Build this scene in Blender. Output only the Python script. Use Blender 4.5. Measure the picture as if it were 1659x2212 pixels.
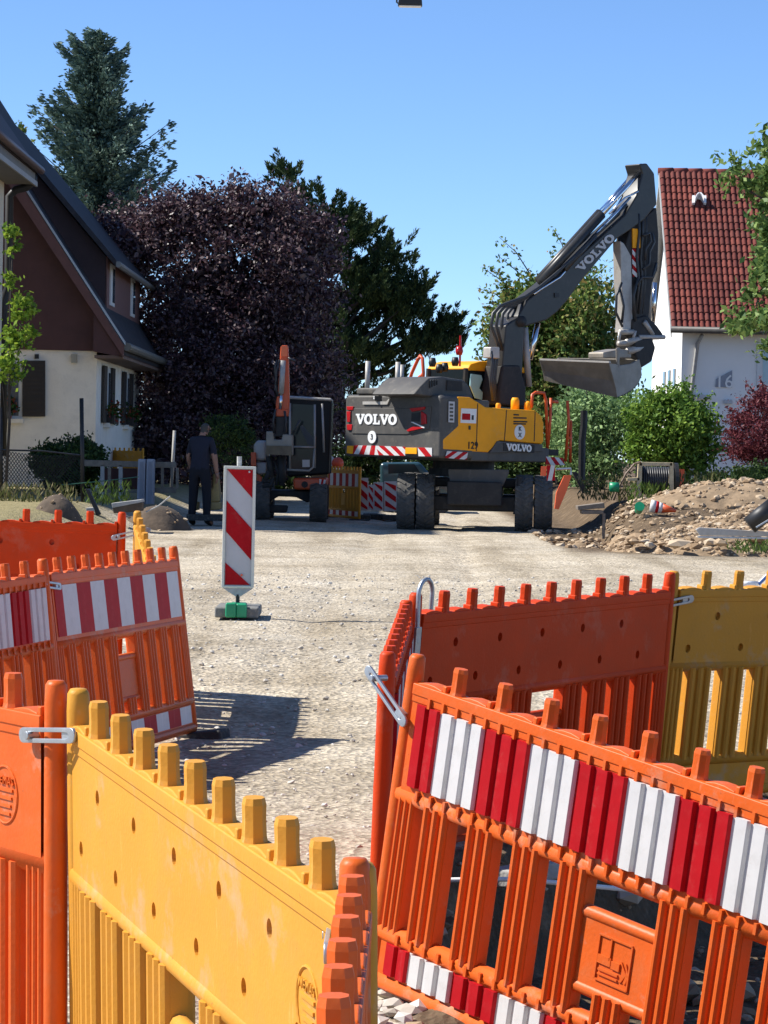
import bpy, bmesh, math, random
import numpy as np
from mathutils import Vector, Matrix
random.seed(7); rng = np.random.default_rng(7)
V = Vector
scene = bpy.context.scene
for o in list(bpy.data.objects): bpy.data.objects.remove(o)
C = scene.collection
# ------------------------------------------------------------------ camera
FD, CX, CY = 6035.0, 829.5, 1106.0          # focal length and image centre on a 1659 x 2212 sheet
PITCH, ROLL = 131 / 6035.0, math.radians(1.2)
CAM = V((0, 0, 1.5))
FW = V((0, math.cos(PITCH), -math.sin(PITCH))); U0 = V((0, math.sin(PITCH), math.cos(PITCH)))
RT = V((math.cos(ROLL), 0, 0)) + U0 * math.sin(ROLL); UP = V((-math.sin(ROLL), 0, 0)) + U0 * math.cos(ROLL)
cam = bpy.data.cameras.new('camera'); cam_o = bpy.data.objects.new('camera', cam); C.objects.link(cam_o)
cam_o.matrix_world = Matrix.Translation(CAM) @ Matrix((RT, UP, -FW)).transposed().to_4x4()
cam.sensor_fit = 'VERTICAL'; cam.sensor_height = 36; cam.lens = 36 * FD / 2212
cam.clip_start = .05; cam.clip_end = 2000
scene.camera = cam_o
# ------------------------------------------------------------------ sky, sun, exposure
SUN_EL, SUN_DIR = math.radians(46), V((-1, .12, 0)).normalized()
world = bpy.data.worlds.new('World'); scene.world = world; world.use_nodes = True
nt = world.node_tree; sky = nt.nodes.new('ShaderNodeTexSky'); sky.sky_type = 'NISHITA'; sky.sun_disc = False
sky.sun_elevation = SUN_EL; sky.sun_rotation = math.atan2(SUN_DIR.x, SUN_DIR.y)
sky.air_density = .75; sky.dust_density = 0; sky.ozone_density = 7.5; sky.altitude = 1500
bg = nt.nodes['Background']; nt.links.new(sky.outputs[0], bg.inputs[0]); bg.inputs[1].default_value = .078
sun = bpy.data.lights.new('sun', 'SUN'); sun.energy = 3.3; sun.angle = math.radians(.55); sun.color = (1, .96, .89)
sun_o = bpy.data.objects.new('sun', sun); C.objects.link(sun_o)
to_sun = SUN_DIR * math.cos(SUN_EL) + V((0, 0, math.sin(SUN_EL)))
sun_o.rotation_euler = to_sun.to_track_quat('Z', 'Y').to_euler(); sun_o.location = (-20, 10, 30)
scene.view_settings.view_transform = 'Standard'; scene.view_settings.look = 'None'
scene.view_settings.exposure = 1.28; scene.view_settings.gamma = 1; scene.view_settings.use_curve_mapping = False
scene.render.engine = 'CYCLES'
scene.cycles.max_bounces = 6; scene.cycles.diffuse_bounces = 3; scene.cycles.glossy_bounces = 2; scene.cycles.transmission_bounces = 2
# ------------------------------------------------------------------ helpers
def ray(dx, dy): return FW + RT * ((dx - CX) / FD) - UP * ((dy - CY) / FD)
def at(dx, dy, Y):
    r = ray(dx, dy); return CAM + r * (Y / r.y)
class Plane:
    def __init__(s, p, n): s.p, s.n = V(p), V(n).normalized()
    def __call__(s, dx, dy, off=0):
        r = ray(dx, dy); return CAM + r * ((s.p + s.n * off - CAM).dot(s.n) / r.dot(s.n))
def S(t): t = np.clip(t, 0, 1); return t * t * (3 - 2 * t)
def tag(o, label=None, cat=None, group=None, kind=None):
    for k, v in (('label', label), ('category', cat), ('group', group), ('kind', kind)):
        if v: o[k] = v
    return o
def empty(name, loc, label, cat, group=None):
    o = bpy.data.objects.new(name, None); C.objects.link(o); o.location = loc; o.empty_display_size = .2
    return tag(o, label, cat, group, 'thing')
def link(name, me, mat, parent=None, smooth=False, bevel=0, seg=2):
    if mat is not None and len(me.materials) == 0: me.materials.append(mat)
    o = bpy.data.objects.new(name, me); C.objects.link(o)
    if smooth: me.polygons.foreach_set('use_smooth', [True] * len(me.polygons))
    if parent is not None:
        o.parent = parent
        if parent.get('_w'): pass
    if bevel:
        m = o.modifiers.new('bevel', 'BEVEL'); m.width = bevel; m.segments = seg; m.limit_method = 'ANGLE'; m.angle_limit = math.radians(40)
        me.polygons.foreach_set('use_smooth', [True] * len(me.polygons))
        w = o.modifiers.new('wn', 'WEIGHTED_NORMAL'); w.keep_sharp = True
    return o
class MB:
    def __init__(s): s.v, s.f = [], []
    def add(s, vs, fs):
        n = len(s.v); s.v += [tuple(v) for v in vs]; s.f += [tuple(i + n for i in f) for f in fs]; return s
    def box(s, c, d, M=None):
        vs = [V((x * d[0] / 2, y * d[1] / 2, z * d[2] / 2)) for z in (-1, 1) for y in (-1, 1) for x in (-1, 1)]
        if M is not None: vs = [M @ v for v in vs]
        return s.add([v + V(c) for v in vs], [(0, 2, 3, 1), (4, 5, 7, 6), (0, 1, 5, 4), (2, 6, 7, 3), (0, 4, 6, 2), (1, 3, 7, 5)])
    def prism(s, pts, ext):
        pts = [V(p) for p in pts]; ext = V(ext); n = len(pts)
        nn = V((0, 0, 0))
        for i in range(n): nn += pts[i].cross(pts[(i + 1) % n])
        if nn.dot(ext) > 0: pts.reverse()
        return s.add(pts + [p + ext for p in pts], [tuple(range(n)), tuple(range(2 * n - 1, n - 1, -1))] + [(i, n + i, n + (i + 1) % n, (i + 1) % n)[::-1][::-1] for i in range(n)][:n])
    def tube(s, pts, r, n=8, cap=True):
        pts = [V(p) for p in pts]; m = len(pts); rs = r if isinstance(r, (list, tuple)) else [r] * m
        vs, fs = [], []; a = None
        for i, p in enumerate(pts):
            t = (pts[min(i + 1, m - 1)] - pts[max(i - 1, 0)]).normalized()
            if a is None: a = t.orthogonal().normalized()
            a = (a - t * a.dot(t)); a = a.normalized() if a.length > 1e-6 else t.orthogonal().normalized()
            b = t.cross(a)
            for k in range(n):
                q = 2 * math.pi * (k + .5) / n; vs.append(p + (a * math.cos(q) + b * math.sin(q)) * rs[i])
        for i in range(m - 1):
            for k in range(n):
                k2 = (k + 1) % n; fs.append((i * n + k, i * n + k2, (i + 1) * n + k2, (i + 1) * n + k))
        if cap: fs += [tuple(range(n))[::-1], tuple((m - 1) * n + k for k in range(n))]
        return s.add(vs, fs)
    def lathe(s, prof, n=24, M=None):          # prof: (radius, height along local z)
        vs, fs = [], []
        for r, z in prof:
            for k in range(n):
                q = 2 * math.pi * k / n; v = V((r * math.cos(q), r * math.sin(q), z)); vs.append(M @ v if M is not None else v)
        for i in range(len(prof) - 1):
            for k in range(n):
                k2 = (k + 1) % n; fs.append((i * n + k, i * n + k2, (i + 1) * n + k2, (i + 1) * n + k))
        fs += [tuple(range(n))[::-1], tuple((len(prof) - 1) * n + k for k in range(n))]
        return s.add(vs, fs)
    def mesh(s, name):
        me = bpy.data.meshes.new(name); me.from_pydata(s.v, [], s.f); me.validate(); 
        bm = bmesh.new(); bm.from_mesh(me); bmesh.ops.recalc_face_normals(bm, faces=bm.faces); bm.to_mesh(me); bm.free()
        return me
    def build(s, name, mat, parent=None, smooth=False, bevel=0, seg=2, local=False):
        o = parent
        if parent is not None and not local:    # vertices were given in world space
            inv = world_of(parent).inverted(); s.v = [tuple(inv @ V(v)) for v in s.v]
        return link(name, s.mesh(name), mat, parent, smooth, bevel, seg)
def world_of(o):
    M = o.matrix_basis.copy() if o.parent is None else world_of(o.parent) @ o.matrix_basis
    return M
def shade_flat_smooth(o): pass
# ------------------------------------------------------------------ materials
def rgb(c): return (*c, 1)
def srgb(r, g, b):
    f = lambda c: c / 12.92 if c <= .04045 else ((c + .055) / 1.055) ** 2.4
    return (f(r / 255), f(g / 255), f(b / 255))
DUST = (.42, .36, .27)
def mat(name, col, rough=.5, metal=0, var=.12, vs=6.0, bump=0, bs=60.0, dirt=None, dirt_amt=.0, spec=.5, coat=0, trans=0, wear=0):
    m = bpy.data.materials.new(name); m.use_nodes = True; t = m.node_tree; b = t.nodes['Principled BSDF']
    tc = t.nodes.new('ShaderNodeTexCoord')
    n1 = t.nodes.new('ShaderNodeTexNoise'); n1.inputs['Scale'].default_value = vs; n1.inputs['Detail'].default_value = 6; n1.inputs['Roughness'].default_value = .65
    t.links.new(tc.outputs['Object'], n1.inputs['Vector'])
    r = t.nodes.new('ShaderNodeValToRGB'); e = r.color_ramp.elements
    e[0].position = .3; e[1].position = .7
    e[0].color = rgb([c * (1 - var) for c in col]); e[1].color = rgb([min(1, c * (1 + var)) for c in col])
    t.links.new(n1.outputs['Fac'], r.inputs['Fac']); out = r.outputs['Color']
    if dirt:
        n2 = t.nodes.new('ShaderNodeTexNoise'); n2.inputs['Scale'].default_value = vs * 2.3; n2.inputs['Detail'].default_value = 9; n2.inputs['Roughness'].default_value = .75
        t.links.new(tc.outputs['Object'], n2.inputs['Vector'])
        r2 = t.nodes.new('ShaderNodeValToRGB'); r2.color_ramp.elements[0].position = .5; r2.color_ramp.elements[1].position = .78
        r2.color_ramp.elements[1].color = (dirt_amt,) * 3 + (1,)
        t.links.new(n2.outputs['Fac'], r2.inputs['Fac'])
        mx = t.nodes.new('ShaderNodeMixRGB'); mx.inputs[2].default_value = rgb(dirt)
        t.links.new(r2.outputs['Color'], mx.inputs[0]); t.links.new(out, mx.inputs[1]); out = mx.outputs[0]
    if wear:            # dust, scuffs and scratches with shapes of their own
        for (sc, lo, hi, amt, colw) in (((2.2, 2.2, 2.2), .56, .74, wear, DUST), ((9, 9, 1.3), .63, .70, wear * 1.1, [min(1, c * 1.25 + .10) for c in col]), ((30, 30, 26), .66, .72, wear * 1.3, [c * .35 + .03 for c in col])):
            mp = t.nodes.new('ShaderNodeMapping'); mp.inputs['Scale'].default_value = sc; t.links.new(tc.outputs['Object'], mp.inputs[0])
            nw = t.nodes.new('ShaderNodeTexNoise'); nw.inputs['Scale'].default_value = 2.0; nw.inputs['Detail'].default_value = 8; nw.inputs['Roughness'].default_value = .7; t.links.new(mp.outputs[0], nw.inputs['Vector'])
            rw = t.nodes.new('ShaderNodeValToRGB'); rw.color_ramp.elements[0].position = lo; rw.color_ramp.elements[1].position = hi; rw.color_ramp.elements[1].color = (min(1, amt),) * 3 + (1,)
            t.links.new(nw.outputs['Fac'], rw.inputs[0]); mw = t.nodes.new('ShaderNodeMixRGB'); mw.inputs[2].default_value = rgb(colw)
            t.links.new(rw.outputs[0], mw.inputs[0]); t.links.new(out, mw.inputs[1]); out = mw.outputs[0]
    t.links.new(out, b.inputs['Base Color'])
    b.inputs['Roughness'].default_value = rough; b.inputs['Metallic'].default_value = metal
    b.inputs['Specular IOR Level'].default_value = spec; b.inputs['Coat Weight'].default_value = coat
    if trans: b.inputs['Transmission Weight'].default_value = trans
    if bump:
        n3 = t.nodes.new('ShaderNodeTexNoise'); n3.inputs['Scale'].default_value = bs; n3.inputs['Detail'].default_value = 5
        t.links.new(tc.outputs['Object'], n3.inputs['Vector'])
        bp = t.nodes.new('ShaderNodeBump'); bp.inputs['Strength'].default_value = bump; bp.inputs['Distance'].default_value = .02
        t.links.new(n3.outputs['Fac'], bp.inputs['Height']); t.links.new(bp.outputs[0], b.inputs['Normal'])
    return m
def leafmat(name, cols, rough=.55, tr=.25, spec=.12):
    m = bpy.data.materials.new(name); m.use_nodes = True; t = m.node_tree; b = t.nodes['Principled BSDF']
    a = t.nodes.new('ShaderNodeAttribute'); a.attribute_name = 'rnd'
    r = t.nodes.new('ShaderNodeValToRGB'); cr = r.color_ramp
    while len(cr.elements) < len(cols): cr.elements.new(.5)
    for i, c in enumerate(cols): cr.elements[i].position = i / (len(cols) - 1); cr.elements[i].color = rgb(c)
    t.links.new(a.outputs['Fac'], r.inputs[0]); t.links.new(r.outputs[0], b.inputs['Base Color'])
    b.inputs['Roughness'].default_value = rough; b.inputs['Specular IOR Level'].default_value = spec
    tb = t.nodes.new('ShaderNodeBsdfTranslucent'); t.links.new(r.outputs[0], tb.inputs[0])
    mx = t.nodes.new('ShaderNodeMixShader'); mx.inputs[0].default_value = tr
    t.links.new(b.outputs[0], mx.inputs[1]); t.links.new(tb.outputs[0], mx.inputs[2])
    t.links.new(mx.outputs[0], t.nodes['Material Output'].inputs['Surface'])
    return m
M = dict(
 orange=mat('orange_plastic', (.64, .108, .014), .45, var=.12, vs=3, bump=.06, bs=90, spec=.22, wear=.75, dirt=(.46, .18, .08), dirt_amt=.5),
 redorange=mat('red_orange_plastic', (.58, .052, .007), .5, var=.10, vs=3, bump=.05, bs=90, spec=.15, wear=.25, dirt=(.36, .08, .04), dirt_amt=.35),
 yellow=mat('yellow_plastic', (.60, .275, .034), .5, var=.07, vs=3, bump=.06, bs=90, spec=.18, wear=.7, dirt=(.48, .25, .07), dirt_amt=.5),
 sheet_red=mat('red_reflective_sheet', (.42, .006, .011), .55, var=.12, vs=8, spec=.12, wear=.25, dirt=(.5, .05, .05), dirt_amt=.4),
 sheet_white=mat('white_reflective_sheet', (.62, .61, .60), .45, var=.06, vs=8, spec=.3, wear=.25, dirt=(.4, .38, .34), dirt_amt=.45),
 zinc=mat('galvanised_steel', (.40, .43, .46), .42, .7, var=.15, vs=20),
 rubber=mat('recycled_rubber', (.035, .035, .034), .85, var=.3, vs=10, dirt=DUST, dirt_amt=.35),
 tyre=mat('tyre_rubber', (.085, .08, .072), .85, var=.25, vs=5, bump=.2, bs=30, dirt=(.22, .19, .15), dirt_amt=.75),
 vgrey=mat('machine_grey_paint', (.085, .081, .076), .5, var=.15, vs=3, spec=.25, wear=.28, dirt=(.22, .19, .15), dirt_amt=.28),
 boom=mat('boom_dark_paint', (.036, .035, .034), .36, var=.12, vs=3, spec=.35, dirt=(.16, .14, .12), dirt_amt=.2),
 cabdark=mat('cab_dark_paint', (.012, .013, .015), .45, var=.15, vs=4, spec=.15),
 vdark=mat('machine_dark_paint', (.032, .031, .031), .55, var=.2, vs=4, spec=.2, dirt=(.12, .10, .08), dirt_amt=.4),
 vlight=mat('worn_light_steel', (.42, .40, .37), .5, .2, var=.15, vs=5, dirt=(.2, .16, .12), dirt_amt=.4),
 bucket=mat('worn_bucket_steel', (.26, .235, .20), .5, .3, var=.25, vs=3, dirt=(.25, .2, .14), dirt_amt=.6),
 vyellow=mat('machine_yellow_paint', (.92, .375, .012), .5, var=.10, vs=2, spec=.18, wear=.22, dirt=(.7, .33, .04), dirt_amt=.2),
 vorange=mat('machine_orange_paint', (.62, .085, .018), .42, var=.1, vs=3, dirt=(.3, .15, .08), dirt_amt=.4),
 white=mat('white_paint', (.78, .78, .77), .45, var=.04, vs=6),
 black=mat('black_parts', (.012, .012, .013), .5, var=.2, vs=6),
 chrome=mat('chromed_rod', (.75, .76, .78), .12, 1, var=.03),
 hose=mat('hydraulic_hose', (.035, .037, .04), .45, var=.2, vs=12),
 glass=mat('dark_cab_glass', (.012, .018, .022), .08, 0, var=.1, spec=.2),
 lens_red=mat('red_lamp_lens', (.42, .012, .015), .2, var=.1),
 concrete=mat('concrete', (.36, .35, .33), .85, var=.18, vs=9, bump=.25, bs=70),
 wood=mat('weathered_wood', (.20, .165, .13), .85, var=.3, vs=9, bump=.2, bs=40),
 steel=mat('dark_steel_post', (.02, .02, .022), .5, .3, var=.2),
 green=mat('green_plastic', (.012, .27, .12), .4, var=.12, vs=8),
 board_grey=mat('white_beacon_sheet', (.50, .50, .51), .4, var=.05, vs=7),
)
# ------------------------------------------------------------------ ground
def gz(x, y):
    x = np.asarray(x, float); y = np.asarray(y, float)
    z = .13 * S((y - 16) / 4) - .05 * S((y - 10.5) / 1.5) * (1 - S((y - 15) / 2)) * (1 - S((x - .2) / .5))
    z = z + .03 * S((y - 20) / 20) + .42 * S((y - 26) / 12) * S((-x - 3.5) / 1.6) + .55 * S((y - 42) / 5) * S((x - 3.5) / .9)
    dE = x - .17; dR = (x - .07) * .818 - (y - 10.4) * .575 - .16; dF = x * .748 + (y - 8.29) * .647
    pit = S(np.minimum(dE, dR) / .22)
    inr = S((y - 5) / .8) * (1 - S((x - 5) / 1.2))
    z = z * (1 - pit * inr) - inr * pit * (.52 * S(dF / .45) + .42 * S(x / 1.6) * (1 - S(dF / .45)))
    z = z - .17 * (1 - S((y - 7.2) / 3.0)) * (1 - .7 * S((-x - .3) / .5))
    # trench along the right side by the machine
    z = z - .45 * S((x - 2.55) / .25) * (1 - S((x - 3.5) / .35)) * S((y - 40.5) / .6) * (1 - S((y - 46) / 1.5))
    return z
def vnoise(x, y, s, seed):
    r = np.random.default_rng(seed); out = 0
    for k in range(7):
        a = r.uniform(0, 6.28); f = s * r.uniform(.6, 1.7); out = out + np.sin((x * math.cos(a) + y * math.sin(a)) * f + r.uniform(0, 6.28))
    return out / 7
xs = np.concatenate([np.linspace(-160, -9, 20), np.arange(-8.5, -4, .3), np.arange(-4, 5, .07), np.arange(5, 10, .3), np.linspace(10.5, 160, 20)])
ys = np.concatenate([np.linspace(-30, 4, 10), np.arange(4.3, 6.5, .3), np.arange(6.5, 16, .07), np.arange(16, 30, .16), np.arange(30, 62, .35), np.linspace(63, 400, 40)])
GX, GY = np.meshgrid(xs, ys)
GZ = gz(GX, GY)
pitm = (np.minimum(GX - .17, (GX - .07) * .818 - (GY - 10.4) * .575 - .16) > -.05) & (GY > 4.5) & (GX < 6) & (GY < 16)
near = (np.abs(GX) < 9) & (GY < 62)
GZ = GZ + near * (.010 * vnoise(GX, GY, 9, 1) + .018 * vnoise(GX, GY, 2.2, 2) + .03 * vnoise(GX, GY, .5, 3) * (GY > 17) - .022 * (np.exp(-((GX - .35 - .02 * GY) / .16) ** 2) + np.exp(-((GX + 1.0 - .02 * GY) / .18) ** 2)) * S((GY - 16) / 3)) + pitm * (.05 * vnoise(GX, GY, 7, 4) + .03 * vnoise(GX, GY, 17, 5))
ny, nx = GX.shape
idx = np.arange(nx * ny).reshape(ny, nx)
fq = np.stack([idx[:-1, :-1], idx[:-1, 1:], idx[1:, 1:], idx[1:, :-1]], -1).reshape(-1, 4)
me = bpy.data.meshes.new('ground'); me.from_pydata(np.stack([GX, GY, GZ], -1).reshape(-1, 3).tolist(), [], fq.tolist())
soil = np.clip(pitm * 1.0 + S((GX - 2.4) / .5) * S((GY - 36) / 4), 0, 1)
grass = S((GY - 25) / 6) * S((-GX - 3.9 - .5 * vnoise(GX, GY, .8, 9)) / .8) + S((GX - 4.6) / .8) * S((GY - 44) / 4)
for nm, arr in (('soil', soil), ('grass', np.clip(grass, 0, 1))):
    at_ = me.attributes.new(nm, 'FLOAT', 'POINT'); at_.data.foreach_set('value', arr.reshape(-1).astype(np.float32))
def ground_mat():
    m = bpy.data.materials.new('gravel_ground'); m.use_nodes = True; t = m.node_tree; b = t.nodes['Principled BSDF']; L = t.links.new
    tc = t.nodes.new('ShaderNodeTexCoord')
    def noise(s, d=8, r=.65):
        n = t.nodes.new('ShaderNodeTexNoise'); n.inputs['Scale'].default_value = s; n.inputs['Detail'].default_value = d; n.inputs['Roughness'].default_value = r; L(tc.outputs['Object'], n.inputs['Vector']); return n.outputs['Fac']
    def ramp(f, stops):
        r = t.nodes.new('ShaderNodeValToRGB')
        while len(r.color_ramp.elements) < len(stops): r.color_ramp.elements.new(.5)
        for i, (p, c) in enumerate(stops): r.color_ramp.elements[i].position = p; r.color_ramp.elements[i].color = rgb(c)
        L(f, r.inputs[0]); return r.outputs[0]
    def mix(f, a, b_, mode='MIX'):
        x = t.nodes.new('ShaderNodeMixRGB'); x.blend_type = mode
        if isinstance(f, float): x.inputs[0].default_value = f
        else: L(f, x.inputs[0])
        L(a, x.inputs[1]); L(b_, x.inputs[2]); return x.outputs[0]
    vo = t.nodes.new('ShaderNodeTexVoronoi'); vo.inputs['Scale'].default_value = 34; L(tc.outputs['Object'], vo.inputs['Vector'])
    vo2 = t.nodes.new('ShaderNodeTexVoronoi'); vo2.inputs['Scale'].default_value = 13; L(tc.outputs['Object'], vo2.inputs['Vector'])
    base = ramp(noise(1.1), [(.3, (.37, .33, .27)), (.5, (.50, .455, .385)), (.72, (.60, .565, .505))])
    peb = ramp(vo.outputs['Color'], [(.1, (.58, .55, .50)), (.5, (.90, .88, .85)), (.95, (1.25, 1.22, 1.17))])
    big = ramp(noise(.22, 4), [(.35, (.86, .85, .82)), (.65, (1.12, 1.11, 1.07))])
    fine = ramp(noise(60, 4, .8), [(.3, (.62, .60, .56)), (.7, (1.25, 1.22, 1.18))])
    mp = t.nodes.new('ShaderNodeMapping'); mp.inputs['Scale'].default_value = (1.5, .10, 1); mp.inputs['Rotation'].default_value = (0, 0, -.06); L(tc.outputs['Object'], mp.inputs[0])
    tn = t.nodes.new('ShaderNodeTexNoise'); tn.inputs['Scale'].default_value = 1.0; tn.inputs['Detail'].default_value = 5; tn.inputs['Roughness'].default_value = .55; L(mp.outputs[0], tn.inputs['Vector'])
    track = ramp(tn.outputs['Fac'], [(.36, (.74, .71, .66)), (.48, (1.0, .99, .97)), (.62, (1.06, 1.06, 1.06)), (.70, (.86, .83, .79))])
    base = mix(.85, base, track, 'MULTIPLY')
    damp = ramp(noise(.7, 6, .7), [(.56, (1, 1, 1)), (.70, (.72, .68, .62))]); base = mix(.8, base, damp, 'MULTIPLY')
    col = mix(1.0, base, peb, 'MULTIPLY'); col = mix(1.0, col, big, 'MULTIPLY'); col = mix(.8, col, fine, 'MULTIPLY')
    soilc = ramp(noise(5, 10, .75), [(.3, (.06, .042, .026)), (.55, (.14, .098, .06)), (.75, (.30, .225, .15))])
    grs = ramp(noise(9, 10, .8), [(.3, (.12, .11, .045)), (.5, (.26, .22, .11)), (.7, (.36, .30, .17))])
    a1 = t.nodes.new('ShaderNodeAttribute'); a1.attribute_name = 'soil'; a2 = t.nodes.new('ShaderNodeAttribute'); a2.attribute_name = 'grass'
    col = mix(a2.outputs['Fac'], col, grs); col = mix(a1.outputs['Fac'], col, soilc)
    L(col, b.inputs['Base Color']); b.inputs['Roughness'].default_value = .93; b.inputs['Specular IOR Level'].default_value = .2
    ad = t.nodes.new('ShaderNodeMath'); ad.operation = 'ADD'; L(vo.outputs['Distance'], ad.inputs[0])
    ml = t.nodes.new('ShaderNodeMath'); ml.operation = 'MULTIPLY'; ml.inputs[1].default_value = -1.2; L(vo2.outputs['Distance'], ml.inputs[0]); L(ml.outputs[0], ad.inputs[1])
    ad2 = t.nodes.new('ShaderNodeMath'); ad2.operation = 'ADD'; L(ad.outputs[0], ad2.inputs[0]); L(noise(7, 9, .75), ad2.inputs[1])
    bp = t.nodes.new('ShaderNodeBump'); bp.inputs['Strength'].default_value = .5; bp.inputs['Distance'].default_value = .035; L(ad2.outputs[0], bp.inputs['Height']); L(bp.outputs[0], b.inputs['Normal'])
    return m
ground = link('ground', me, ground_mat(), None, True); tag(ground, 'pale compacted gravel of the construction road', kind='structure')
def gh(x, y): return float(gz(x, y))
ICO = []
def _ico():
    bm = bmesh.new(); bmesh.ops.create_icosphere(bm, subdivisions=1, radius=1); bm.verts.ensure_lookup_table()
    r = (np.array([v.co[:] for v in bm.verts]), [tuple(v.index for v in f.verts) for f in bm.faces]); bm.free(); return r
IV, IF = _ico(); IF = np.array(IF)
def rocks(name, P, sz, mt, flat=.65, jag=.22):
    P = np.asarray(P); n = len(P); sz = np.asarray(sz)
    q = rng.normal(size=(n, 4)); q /= np.linalg.norm(q, axis=1)[:, None]; w, x, y, z = q.T
    R = np.stack([1 - 2 * (y * y + z * z), 2 * (x * y - z * w), 2 * (x * z + y * w), 2 * (x * y + z * w), 1 - 2 * (x * x + z * z), 2 * (y * z - x * w), 2 * (x * z - y * w), 2 * (y * z + x * w), 1 - 2 * (x * x + y * y)], -1).reshape(n, 3, 3)
    vv = IV[None] * rng.uniform(.55, 1.2, (n, 1, 3)) * rng.uniform(1 - jag, 1 + jag, (n, len(IV), 1))
    vv = np.einsum('nij,nkj->nki', R, vv); vv[..., 2] *= flat
    vv = vv * sz[:, None, None] + P[:, None]
    ff = (IF[None] + (np.arange(n) * len(IV))[:, None, None]).reshape(-1, 3)
    me = bpy.data.meshes.new(name); me.from_pydata(vv.reshape(-1, 3).tolist(), [], ff.tolist())
    a = me.attributes.new('rnd', 'FLOAT', 'FACE'); a.data.foreach_set('value', np.repeat(rng.random(n), len(IF)).astype(np.float32))
    return link(name, me, mt)
def stonemat(name, cols):
    m = leafmat(name, cols, .9, 0.0); return m
M['stone'] = stonemat('gravel_stone', [(.34, .30, .25), (.46, .42, .36), (.54, .51, .46), (.62, .60, .56)])
M['rubble'] = stonemat('rubble_stone', [(.20, .135, .08), (.32, .225, .14), (.42, .31, .20), (.54, .44, .32)])
N = 7500
px = rng.uniform(-3.2, 3.0, N); py = 6.6 + 24 * rng.random(N) ** 1.6
k = ~((np.minimum(px - .1, (px - .07) * .818 - (py - 10.4) * .575) > 0) & (py < 12.5)); px, py = px[k], py[k]
sz = .006 + .016 * rng.random(len(px)) ** 4
tag(rocks('loose_gravel', np.stack([px, py, gz(px, py) + sz * .3], -1), sz, M['stone']), 'loose pale stones scattered over the gravel road', kind='stuff')
N = 2600; px = rng.uniform(.1, 4.2, N); py = rng.uniform(5.6, 13, N)
k = np.minimum(px - .12, (px - .07) * .818 - (py - 10.4) * .575 - .1) > 0; px, py = px[k], py[k]
sz = .012 + .06 * rng.random(len(px)) ** 3
tag(rocks('excavated_stones', np.stack([px, py, gz(px, py) + sz * .35], -1), sz, M['rubble']), 'broken stones lying in the dug out pit', kind='stuff')
N = 160; px = rng.uniform(-.12, .12, N); py = rng.uniform(6.9, 8.4, N); sz = .015 + .03 * rng.random(N) ** 2
tag(rocks('crushed_stones', np.stack([px, py, gz(px, py) + sz * .4], -1), sz, M['stone']), 'crushed stones along the edge of the pit', kind='stuff')
# ------------------------------------------------------------------ plastic barrier panels (2 m x 1 m)
PP = .1916; NP = 10; LEN = PP * NP
def pin_mesh(w, d, h, taper=.86, notch=False):
    b = MB(); c = .28
    def ring(s, z): return [V((x * w / 2 * s, y * d / 2 * s, z)) for x, y in ((-1, -1 + 2 * c), (-1 + 2 * c, -1), (1 - 2 * c, -1), (1, -1 + 2 * c), (1, 1 - 2 * c), (1 - 2 * c, 1), (-1 + 2 * c, 1), (-1, 1 - 2 * c))]
    rings = [ring(1.12, 0), ring(1.0, .012), ring(.95, h * .5), ring(taper + .03, h - .012), ring(taper - .1, h)]
    vs = [v for r in rings for v in r]; n = 8
    fs = [(i * n + k, i * n + (k + 1) % n, (i + 1) * n + (k + 1) % n, (i + 1) * n + k) for i in range(4) for k in range(n)] + [tuple(range(n))[::-1], tuple(32 + k for k in range(n))]
    return b.add(vs, fs)
def slat_mb(h, w=.108, d=.058, front=True):
    b = MB(); b.box((0, 0, h / 2), (w, d * .62, h))
    for side in (-1, 1):
        for k in (-1, 0, 1):
            x = k * w * .36; r = w * .13
            pts = [V((x + r * math.cos(a), side * (d * .31 - .002 + r * 1.2 * math.sin(a)), 0)) for a in np.linspace(0, math.pi, 6)]
            b.prism(pts, (0, 0, h))
    return b
def plate_mb(holes=True, u0=.028, u1=LEN - .028, v0=.60, v1=.888, th=.044):
    b = MB(); 
    if not holes:
        return b.box(((u0 + u1) / 2, 0, (v0 + v1) / 2), (u1 - u0, th, v1 - v0))
    ncol = 12; cw = (u1 - u0) / ncol; vm = (v0 + v1) / 2; r = .0155
    b.box(((u0 + u1) / 2, 0, (v0 + v1) / 2), (u1 - u0 - .01, .004, v1 - v0 - .01))
    for s, y in ((-1, -th / 2), (1, th / 2)):
        for c in range(ncol):
            a0, a1 = u0 + c * cw, u0 + (c + 1) * cw
            for row in (0, 1):
                q0, q1 = (v0, vm) if row == 0 else (vm, v1)
                if (c + row) % 2 or (row == 1 and c in (0, 11)): b.add([(a0, y, q0), (a1, y, q0), (a1, y, q1), (a0, y, q1)], [(0, 1, 2, 3)]); continue
                cx, cz = (a0 + a1) / 2, q0 + (q1 - q0) * (.45 if row == 0 else .42)
                cs = [(a1, y, q1), (a0, y, q1), (a0, y, q0), (a1, y, q0)]
                ar = [(cx + r * math.cos(t), y, cz + r * 1.15 * math.sin(t)) for t in np.linspace(math.pi / 4, math.pi / 4 + 2 * math.pi, 17)[:-1]]
                vs = cs + ar
                for g in range(4): b.add(vs, [(g, (g + 1) % 4, *[4 + (4 * g + 4 - j) % 16 for j in range(5)])])
                if s == 1:
                    ring = [(p[0], -th / 2, p[2]) for p in ar]
                    b.add(ring + ar, [(j, (j + 1) % 16, 16 + (j + 1) % 16, 16 + j) for j in range(16)])
    return b
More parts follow.
